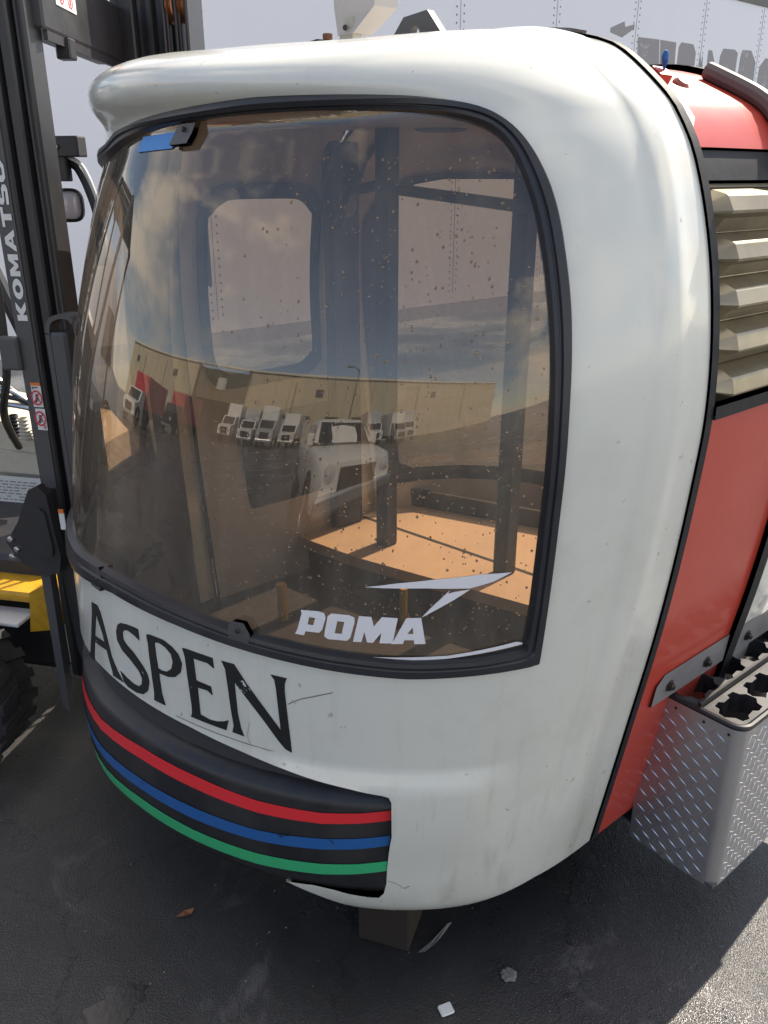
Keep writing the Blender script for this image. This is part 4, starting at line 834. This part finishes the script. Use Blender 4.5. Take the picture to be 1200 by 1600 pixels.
# chassis
MB().prism([Fp(-.11,-.02,.41),Fp(-.10,-.02,.47),Fp(-.09,-.02,.55),Fp(-.03,-.02,.585),Fp(-.01,-.02,.43)], fY*.05).build('yellow_bracket', M['yellow'], fk)
MB().box(Fp(-.6,.0,.50), fX*.53, fY*.16, Zv*.035, .012).build('yellow_fender', M['yellow'], fk)
MB().box(Fp(-.42,-.06,.445), fX*.30, fY*.10, Zv*.012, .003).build('paper_scrap', M['label'], fk)
MB().box(Fp(-2.2,.12,.18), fX*2.1, fY*.9, Zv*.42, .02).build('chassis', M['mast'], fk)
MB().box(Fp(-2.3,.15,.60), fX*1.1, fY*.84, Zv*.5, .05).build('counterweight', M['mast'], fk)
dash = MB().prism([Fp(-.75,.62,.55),Fp(-.25,.62,.55),Fp(-.25,.62,.78),Fp(-.32,.62,.86),Fp(-.75,.62,.92)], fY*.35).build('cowl', M['cream'], fk)
MB().prism([Fp(-.75,.60,.70),Fp(-.22,.60,.70),Fp(-.22,.60,.765),Fp(-.75,.60,.80)], fY*.02).build('cowl_lip', M['cream'], dash)
pl = MB().prism([Fp(-.62,.55,.60),Fp(-.19,.55,.60),Fp(-.19,.55,.70),Fp(-.62,.55,.70)], fY*.012).build('instruction_plate', M['label'], fk)
random.seed(3); pm_ = MB()
for r_ in range(7):
    x = -.61
    while x < -.22:
        w_ = random.uniform(.008,.03)
        if random.random() < .85: pm_.add([Fp(x,.547,.61+r_*.012), Fp(x+w_,.547,.61+r_*.012), Fp(x+w_,.547,.6145+r_*.012), Fp(x,.547,.6145+r_*.012)], [(0,1,2,3)])
        x += w_+.008
pm_.build('small_print', M['print'], pl)
for k in range(5):
    P = bez([Fp(-.62+.04*k,.5,1.12-.03*k), Fp(-.5+.035*k,.52,1.10-.03*k), Fp(-.40+.03*k,.55,.98-.01*k), Fp(-.345+.02*k,.6,.88)], 8)
    MB().tube(P, .009, 8).build('control_lever', M['hose'] if k % 2 else M['steel'], fk, smooth=True)
for k in range(4):
    prof = []
    for i in range(7): prof += [(.030-.002*i, i*.013), (.020-.001*i, i*.013+.007)]
    MB().lathe(Fp(-.50+.062*k, .60-.03*(k % 2), .845), (0,0,1), prof, 18).build('lever_boot', M['hose'] if k != 1 else M['cream'], fk, smooth=True)
MB().box(Fp(-.31,.52,1.06), fX*.035, fY*.02, Zv*.22, .004).build('valve_block', M['black'], fk)
MB().box(Fp(-.05,-.02,1.25), fX*.06, fY*.03, Zv*.09, .006).build('hose_bracket', M['mastgrey'], fk)
MB().tube(bez([Fp(-.09,.02,1.9), Fp(-.06,.03,1.5), Fp(-.07,.03,1.25), Fp(-.12,.05,1.1), Fp(-.2,.2,.95)], 8), .012, 8).build('mast_hose', M['hose'], fk, smooth=True)
MB().tube(bez([Fp(-.45,.45,1.25), Fp(-.30,.42,1.20), Fp(-.2,.4,1.08), Fp(-.22,.4,.9)], 8), .007, 8).build('mast_hose', M['hose'], fk, smooth=True)
# seat and overhead guard behind
MB().box(Fp(-1.2,.35,.9), fX*.45, fY*.45, Zv*.12, .03).build('seat', M['black'], fk)
MB().box(Fp(-1.3,.35,.95), fX*.12, fY*.45, Zv*.5, .03).build('seat_back', M['black'], fk)
for y in (.12, .92):
    MB().tube([Fp(-.45,y,.7), Fp(-.75,y,1.5), Fp(-.95,y,2.1), Fp(-2.0,y,2.1), Fp(-2.1,y,1.0)], .03, 8).build('guard_pillar', M['mast'], fk)
for k in range(6): MB().box(Fp(-1.9+k*.17,.12,2.10), fX*.03, fY*.8, Zv*.03).build('guard_bar', M['mast'], fk)

# ================================================================= trailer behind
tl = thing('box_trailer', 'long white riveted box trailer parked behind the gondola, with worn off grey lettering', 'trailer', tuple(P3(7.2, 6, 0)))
TB = MB().box(P3(6, 1.2, .55), Bv*2.5, Av*13.3, Zv*3.12).build('side_wall', M['trailer'], tl)
MB().box(P3(5.985, 1.19, 3.665), Bv*2.53, Av*13.32, Zv*.10).build('top_rail', M['mastgrey'], tl)
MB().box(P3(5.985, 1.19, .47), Bv*2.53, Av*13.32, Zv*.12).build('bottom_rail', M['alu'], tl)
rv = MB(); n_ = 0
for k in range(-1, 9):
    for dv in (-.045, .045):
        z = .7+.018*(dv > 0)
        while z < 3.62:
            p = P3(5.999, 3.31+1.3*k+dv, z); r_ = .011
            rv.add([p-Av*r_, p-Zv*r_, p+Av*r_, p+Zv*r_, p-Bv*.006], [(0,1,4),(1,2,4),(2,3,4),(3,0,4)]); z += .062
rvo = rv.build('rivets', M['rivet'], tl); rvo['kind'] = 'stuff'
sm = MB()
for k in range(-1, 9): sm.box(P3(5.9975, 3.31+1.3*k-.001, .68), Bv*.004, Av*.004, Zv*2.97)
sm.build('panel_seams', M['rivet'], tl)
GH = [[(8.56,3.12),(8.96,3.13),(9.05,2.6),(8.63,2.6)],[(8.98,3.13),(9.29,3.13),(9.33,2.6),(9.06,2.6)],[(9.39,3.14),(9.64,3.14),(9.71,3.06),(9.72,2.6),(9.35,2.6),(9.35,3.09)],[(9.8,3.06),(9.85,2.97),(9.86,3.06),(9.93,2.7),(9.79,2.7)],
 [(9.97,3.11),(10.05,3.11),(10.13,3.0),(10.16,2.6),(10.0,2.6),(9.97,3.01)],[(10.29,3.15),(10.55,3.16),(10.63,3.13),(10.63,2.6),(10.23,2.6),(10.24,3.07)],[(10.73,3.17),(10.94,3.18),(11.08,3.06),(11.1,2.6),(10.7,2.6),(10.7,3.09)],
 [(11.32,3.13),(11.38,3.12),(11.54,3.05),(11.65,2.6),(11.18,2.6),(11.19,3.02)],[(8.07,3.16),(8.3,3.24),(8.32,3.19),(8.48,3.23),(8.48,3.19),(8.28,3.09),(8.07,3.12)]]
for gg in GH: MB().prism([P3(5.9985, v, z) for v, z in gg], Bv*.001).build('faded_letter', M['ghost'], tl)
for k in (0, 1):
    c = P3(6.4, 11.5+1.25*k, .5)
    MB().lathe(c, -Bv, [(.25,.0),(.5,.0),(.5,.25),(.3,.25),(.28,.15),(0,.15)], 32).build('trailer_wheel', M['tyre'], tl, smooth=True)
MB().box(P3(6.5,3,.004), Bv*.12, Av*.12, Zv*.46).build('landing_leg', M['mastgrey'], tl)

# ================================================================= yard behind the camera, mirrored in the glass
bd = thing('warehouse', 'long tan warehouse wall across the yard, mirrored in the gondola window', 'building', tuple(P3(20, -46, 0)))
def wl(u0_, u1_, z0_, z1_, v=-45., d=6., name='wall', m='tan'): return MB().box(P3(u0_, v, z0_), Bv*(u1_-u0_), -Av*d, Zv*(z1_-z0_)).build(name, M[m], bd)
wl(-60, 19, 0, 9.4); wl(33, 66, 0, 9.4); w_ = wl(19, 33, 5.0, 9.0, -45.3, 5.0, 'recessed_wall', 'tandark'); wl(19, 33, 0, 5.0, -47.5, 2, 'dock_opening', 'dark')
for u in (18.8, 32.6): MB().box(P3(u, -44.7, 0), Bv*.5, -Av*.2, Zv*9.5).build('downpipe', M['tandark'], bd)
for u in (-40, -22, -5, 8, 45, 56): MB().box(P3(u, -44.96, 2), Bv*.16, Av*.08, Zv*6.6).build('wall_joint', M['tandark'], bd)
MB().box(P3(-60.2, -44.8, 9.4), Bv*126.4, -Av*.5, Zv*.25).build('parapet', M['roofwhite'], bd)
for u in (14.5, 11.2, 8.4, 5.2, -1, -7, -10.5, -14, 44, 50):
    dd_ = MB().box(P3(u-1.3, -44.97, 1.1), Bv*2.6, Av*.06, Zv*2.9).build('dock_door', M['truckgrey'], bd)
    MB().box(P3(u-1.5, -44.98, 4.0), Bv*3.0, Av*.5, Zv*.25).build('door_canopy', M['tandark'], bd)
for u in (60, 40, 2, -28): MB().box(P3(u, -44.95, 7.0), Bv*1.6, Av*.05, Zv*.9).build('window', M['window'], bd)
for k in range(40): MB().box(P3(-59+k*3.1, -44.985, .1), Bv*.05, Av*.02, Zv*9.2).build('cladding_joint', M['tandark'], bd)
MB().box(P3(24.5, -45.28, 6.6), Bv*2.4, Av*.05, Zv*1.5).build('window', M['roofwhite'], bd)
for (u, v, lab) in ((26, -38, 'tall grey lamp post in front of the dark loading bay, mirrored in the window'), (-3, -30, 'tall grey lamp post between the two groups of white trucks, mirrored in the window')):
    lp = thing('lamp_post', lab, 'lamp post', tuple(P3(u, v, 0)), 'lamp posts in the yard')
    MB().tube([P3(u, v, 0), P3(u, v, 7.6)], [.11, .07], 10).build('pole', M['mastgrey'], lp, smooth=True)
    MB().tube([P3(u, v, 7.5), P3(u+.9, v, 7.8), P3(u+1.5, v, 7.8)], .05, 8).build('arm', M['mastgrey'], lp); MB().box(P3(u+1.3, v-.15, 7.72), Bv*.7, Av*.3, Zv*.12, .02).build('lamp_head', M['mastgrey'], lp)
def truck(nm, label, cat, u, v, ln, wd, ht, hd, bodym, cabm, gr=None, z=.9, cab=True):
    """box truck: u,v of the middle, hd heading in degrees (azimuth)"""
    c = P3(u, v, 0); t = thing(nm, label, cat, tuple(c), gr); a = R(hd); X = Vector((math.sin(a), math.cos(a), 0)); Y = Vector((X.y, -X.x, 0))
    MB().box(c-X*ln/2-Y*wd/2+Zv*z, X*ln, Y*wd, Zv*(ht-z), .03).build('cargo_box', M[bodym], t)
    MB().box(c-X*ln/2-Y*wd*.3+Zv*.5, X*ln, Y*wd*.6, Zv*(z-.5)).build('chassis', M['black'], t)
    if cab:
        f = c+X*(ln/2+.15); w2 = wd*.46; P = [(0,.5),(1.9,.5),(1.95,1.25),(1.15,1.4),(.75,2.1),(0,2.15)]; k_ = ht/3.2
        cb_ = MB().prism([f+X*p*k_-Y*w2+Zv*q*k_ for p, q in P], Y*2*w2).build('cab', M[cabm], t)
        MB().add([f+X*1.17*k_+Y*s*w2*.86+Zv*1.45*k_+X*.02 for s in (-1, 1)]+[f+X*.79*k_+Y*s*w2*.86+Zv*2.04*k_+X*.02 for s in (1, -1)], [(0,1,2,3)]).build('windscreen', M['window'], cb_)
        MB().box(f+X*1.93*k_-Y*w2*.55+Zv*.62*k_, X*.05, Y*w2*1.1, Zv*.5*k_, .02).build('grille', M['black'], cb_); MB().box(f+X*1.9*k_-Y*w2+Zv*.42*k_, X*.14, Y*w2*2, Zv*.16*k_, .03).build('bumper', M['chrome'], cb_)
        for s in (-1, 1): MB().lathe(f+X*1.95*k_+Y*s*w2*.75+Zv*.95*k_, X, [(.14,0),(.12,.03),(0,.05)], 14).build('headlight', M['lens'], cb_)
    for d_ in ((-ln*.32, -ln*.18, ln/2+1.1) if cab else (-ln*.35, -ln*.22)):
        for s in (-1, 1): MB().lathe(c+X*d_+Y*s*(wd*.48)+Zv*.45, Y*s, [(.2,.0),(.45,0),(.45,-.22),(.2,-.22)], 24).build('wheel', M['tyre'], t, smooth=True)
    return t
truck('box_truck', 'red box truck nearest the grey van, mirrored in the window', 'truck', 17.5, -14.5, 4.0, 2.1, 2.6, 60, 'truckred', 'truckwhite', 'red trucks in the yard')
truck('box_truck', 'red box truck parked further off by the dark loading bay, mirrored in the window', 'truck', 18, -22.5, 4.2, 2.3, 3.0, 50, 'truckred', 'black', 'red trucks in the yard')
for k, u in enumerate((14.5, 11.2, 8.4, 5.2, -7, -10.5, -14)):
    wh = ('leftmost', 'second', 'third', 'fourth', 'fifth', 'sixth', 'rightmost')[k]
    truck('docked_truck', f'white box truck backed to the tan warehouse, {wh} of the row mirrored in the window', 'truck', u, -34+1.3*(k % 3), 6, 2.3, 3.9-.35*(k % 2), 50+4*(k % 3)-3, ('truckwhite','truckgrey','truckwhite','truckwhite','truckgrey')[k % 5], ('truckwhite','truckwhite','truckgrey')[k % 3], 'white trucks backed to the warehouse')
# pickup in front of the window
pk = thing('pickup_truck', 'white pickup truck parked behind the photographer, mirrored in the middle of the window', 'pickup', (-4.3, -3.1, 0))
a = R(59); X = Vector((math.sin(a), math.cos(a), 0)); Y = Vector((X.y, -X.x, 0)); c = Vector((-4.6, -3.2, 0)); hw = .88
def loft(secs, name, m, par, capf=True):
    """secs: (x, [(y,z)...]) closed rings"""
    V = []; n = len(secs[0][1])
    for x, r_ in secs: V += [c+X*x+Y*y+Zv*z for y, z in r_]
    F = [(i*n+k, i*n+(k+1) % n, (i+1)*n+(k+1) % n, (i+1)*n+k) for i in range(len(secs)-1) for k in range(n)]+[tuple(range(n))[::-1], tuple(range((len(secs)-1)*n, len(secs)*n))]
    return MB().add(V, F).build(name, M[m], par, smooth=True, angle=40)
def ring(w_, zb, zt, r_=.12): return [(-w_+.02, zb), (-w_, zb+.08), (-w_, zt-r_), (-w_+r_*.4, zt-r_*.3), (-w_+r_, zt), (0, zt+.02), (w_-r_, zt), (w_-r_*.4, zt-r_*.3), (w_, zt-r_), (w_, zb+.08), (w_-.02, zb)]
bdy = loft([(-2.6,ring(.86,.5,1.05)),(-2.5,ring(.9,.42,1.1)),(-.2,ring(.92,.4,1.12)),(.9,ring(.92,.4,1.12)),(1.6,ring(.90,.42,1.08)),(2.2,ring(.86,.42,1.0)),(2.45,ring(.78,.45,.9,.2))], 'body', 'truckwhite', pk)
cabn = loft([(-1.1,ring(.86,1.1,1.12,.02)),(-.95,ring(.80,1.1,1.6,.14)),(-.6,ring(.76,1.1,1.72,.16)),(.25,ring(.76,1.1,1.70,.16)),(.55,ring(.80,1.1,1.52,.12)),(1.05,ring(.86,1.1,1.13,.02))], 'cab', 'truckwhite', pk)
MB().add([c+X*p+Y*y+Zv*z for p, y, z in ((1.0,-.74,1.18),(1.0,.74,1.18),(.42,.66,1.63),(.42,-.66,1.63))], [(0,1,2,3)]).build('windscreen', M['window'], cabn)
for s in (-1, 1):
    MB().add([c+X*p+Y*s*y+Zv*z for p, y, z in ((.75,.885,1.17),(-.85,.875,1.17),(-.75,.80,1.55),(.3,.80,1.6))], [(0,1,2,3)]).build('side_window', M['window'], cabn)
    MB().box(c+X*.8+Y*s*.95+Zv*1.12-Y*.08, X*.08, Y*.18, Zv*.26, .02).build('wing_mirror', M['truckwhite'], pk)
    MB().lathe(c+X*2.42+Y*s*.62+Zv*.78, X, [(.12,0),(.11,.04),(0,.06)], 18).build('headlight', M['lens'], pk)
    for p in (-1.7, 1.6):
        MB().lathe(c+X*p+Y*s*.72+Zv*.38, Y*s, [(.21,.2),(.37,.22),(.39,.18),(.39,0),(.2,0)], 28).build('tyre', M['tyre'], pk, smooth=True)
        MB().lathe(c+X*p+Y*s*.72+Zv*.38, Y*s, [(0,.16),(.1,.2),(.2,.14),(.22,.2)], 20).build('rim', M['chrome'], pk, smooth=True)
MB().box(c+X*2.44-Y*.42+Zv*.58, X*.03, Y*.84, Zv*.26, .01).build('grille', M['black'], pk)
MB().box(c+X*2.42-Y*.86+Zv*.42, X*.12, Y*1.72, Zv*.16, .03).build('front_bumper', M['chrome'], pk)
# grey van
vn = thing('delivery_van', 'grey high roofed van beyond the forklift, mirrored at the left edge of the window', 'van', (-7.5, 6.6, 0))
a = R(200); X = Vector((math.sin(a), math.cos(a), 0)); Y = Vector((X.y, -X.x, 0)); c = Vector((-7.5, 6.6, 0))
def vr(w_, zb, zt, r_=.2): return ring(w_, zb, zt, r_)
vb_ = loft([(-2.9,vr(.9,.45,2.5)),(-2.8,vr(.95,.4,2.6)),(.9,vr(.95,.4,2.6)),(1.5,vr(.93,.4,2.3)),(2.1,vr(.92,.4,1.45)),(2.8,vr(.88,.42,1.15)),(3.0,vr(.8,.45,.95))], 'body', 'truckgrey', vn)
MB().add([c+X*p+Y*y+Zv*z for p, y, z in ((2.16,-.74,1.45),(2.16,.74,1.45),(1.6,.7,2.2),(1.6,-.7,2.2))], [(0,1,2,3)]).build('windscreen', M['window'], vb_)
for s in (-1, 1):
    MB().add([c+X*p+Y*s*y+Zv*z for p, y, z in ((1.9,.945,1.45),(.8,.965,1.4),(.8,.965,2.05),(1.5,.95,2.1))], [(0,1,2,3)]).build('side_window', M['window'], vb_)
    for p in (-2.0, 1.95):
        MB().lathe(c+X*p+Y*s*.76+Zv*.38, Y*s, [(.22,.2),(.37,.22),(.38,.18),(.38,0),(.2,0)], 28).build('tyre', M['tyre'], vn, smooth=True)
        MB().lathe(c+X*p+Y*s*.76+Zv*.38, Y*s, [(0,.14),(.1,.18),(.2,.12),(.22,.2)], 20).build('rim', M['chrome'], vn, smooth=True)
        MB().lathe(c+X*p+Y*s*.955+Zv*.40, Y*s, [(.40,.004),(.47,.004),(.47,0)], 28).build('wheel_arch', M['black'], vn, smooth=True)

# ================================================================= litter on the asphalt
def blob(x, y, r, h, seed, n=26, asp=1.):
    random.seed(seed); P = []
    for k in range(n):
        t = 2*math.pi*k/n; q = r*random.uniform(.86, 1.1); P.append((x+q*math.cos(t)*asp, y+q*math.sin(t), .004))
    top = [(x+(p[0]-x)*.7, y+(p[1]-y)*.7, .004+h*random.uniform(.6, 1.2)) for p in P]
    return MB().add(P+top, [tuple(range(n, 2*n))]+[(k, (k+1) % n, n+(k+1) % n, n+k) for k in range(n)])
tag(blob(.294, 1.41, .020, .006, 1).build('flattened_litter', M['debris']), 'grey round scrap pressed flat on the asphalt right of the block', 'litter')
lc_ = MB().box((.130,1.300,.004), (.030,.012,0), (-.010,.026,0), (0,0,.007), .003).build('jar_lid', M['label']); tag(lc_, 'small white rimmed rectangular cap lying at the bottom edge of the photo', 'litter')
tag(MB().add([(-.53,1.575,.004),(-.51,1.592,.008),(-.485,1.596,.012),(-.492,1.582,.006),(-.507,1.572,.010)], [(0,1,4),(1,2,3,4)]).build('leaf', M['leaf']), 'small brown dead leaf on the dark asphalt under the green stripe', 'leaf')
scr = [(.135,1.56),(.165,1.545),(.19,1.58),(.16,1.60)]
tag(MB().add([(.080,1.470,.003),(.10,1.472,.005),(.128,1.495,.007),(.150,1.525,.005),(.172,1.56,.003),(.160,1.552,.008),(.125,1.508,.009),(.098,1.486,.004)], [(0,1,6,7),(1,2,5,6),(2,3,4,5)]).build('plastic_wrap', M['debris']), 'crumpled strip of pale plastic wrap lying beside the timber block', 'litter')
pd = MB(); random.seed(21); P = [(-.61+.055*math.cos(t)*random.uniform(.7,1.2)+.03*math.sin(t), 1.335+.07*math.sin(t)*random.uniform(.75,1.15)) for t in np.linspace(0, 2*math.pi, 25)[:-1]]; P = [(a_, b_, .0015) for a_, b_ in smooth2(P+[P[0]], 4)[:-1]]
pud = pd.add(P, [tuple(range(len(P)))]).build('puddle', mat('wet_film', (.022,.022,.026), .2, bump=.0005, bscale=60, spec=.6)); pud['kind'] = 'structure'
random.seed(11); st = MB()
for k in range(420):
    x = random.uniform(-1.2, 1.1); y = random.uniform(1.05, 2.4); r_ = random.choice([.001,.0013,.0017,.0022,.0034]); q = random.random()*6
    st.add([(x+r_*math.cos(q+a_), y+r_*math.sin(q+a_), .001) for a_ in (0,1.6,3.1,4.7)]+[(x, y, .001+r_*.8)], [(0,1,4),(1,2,4),(2,3,4),(3,0,4)])
so_ = st.build('grit', M['debris']); so_['kind'] = 'stuff'
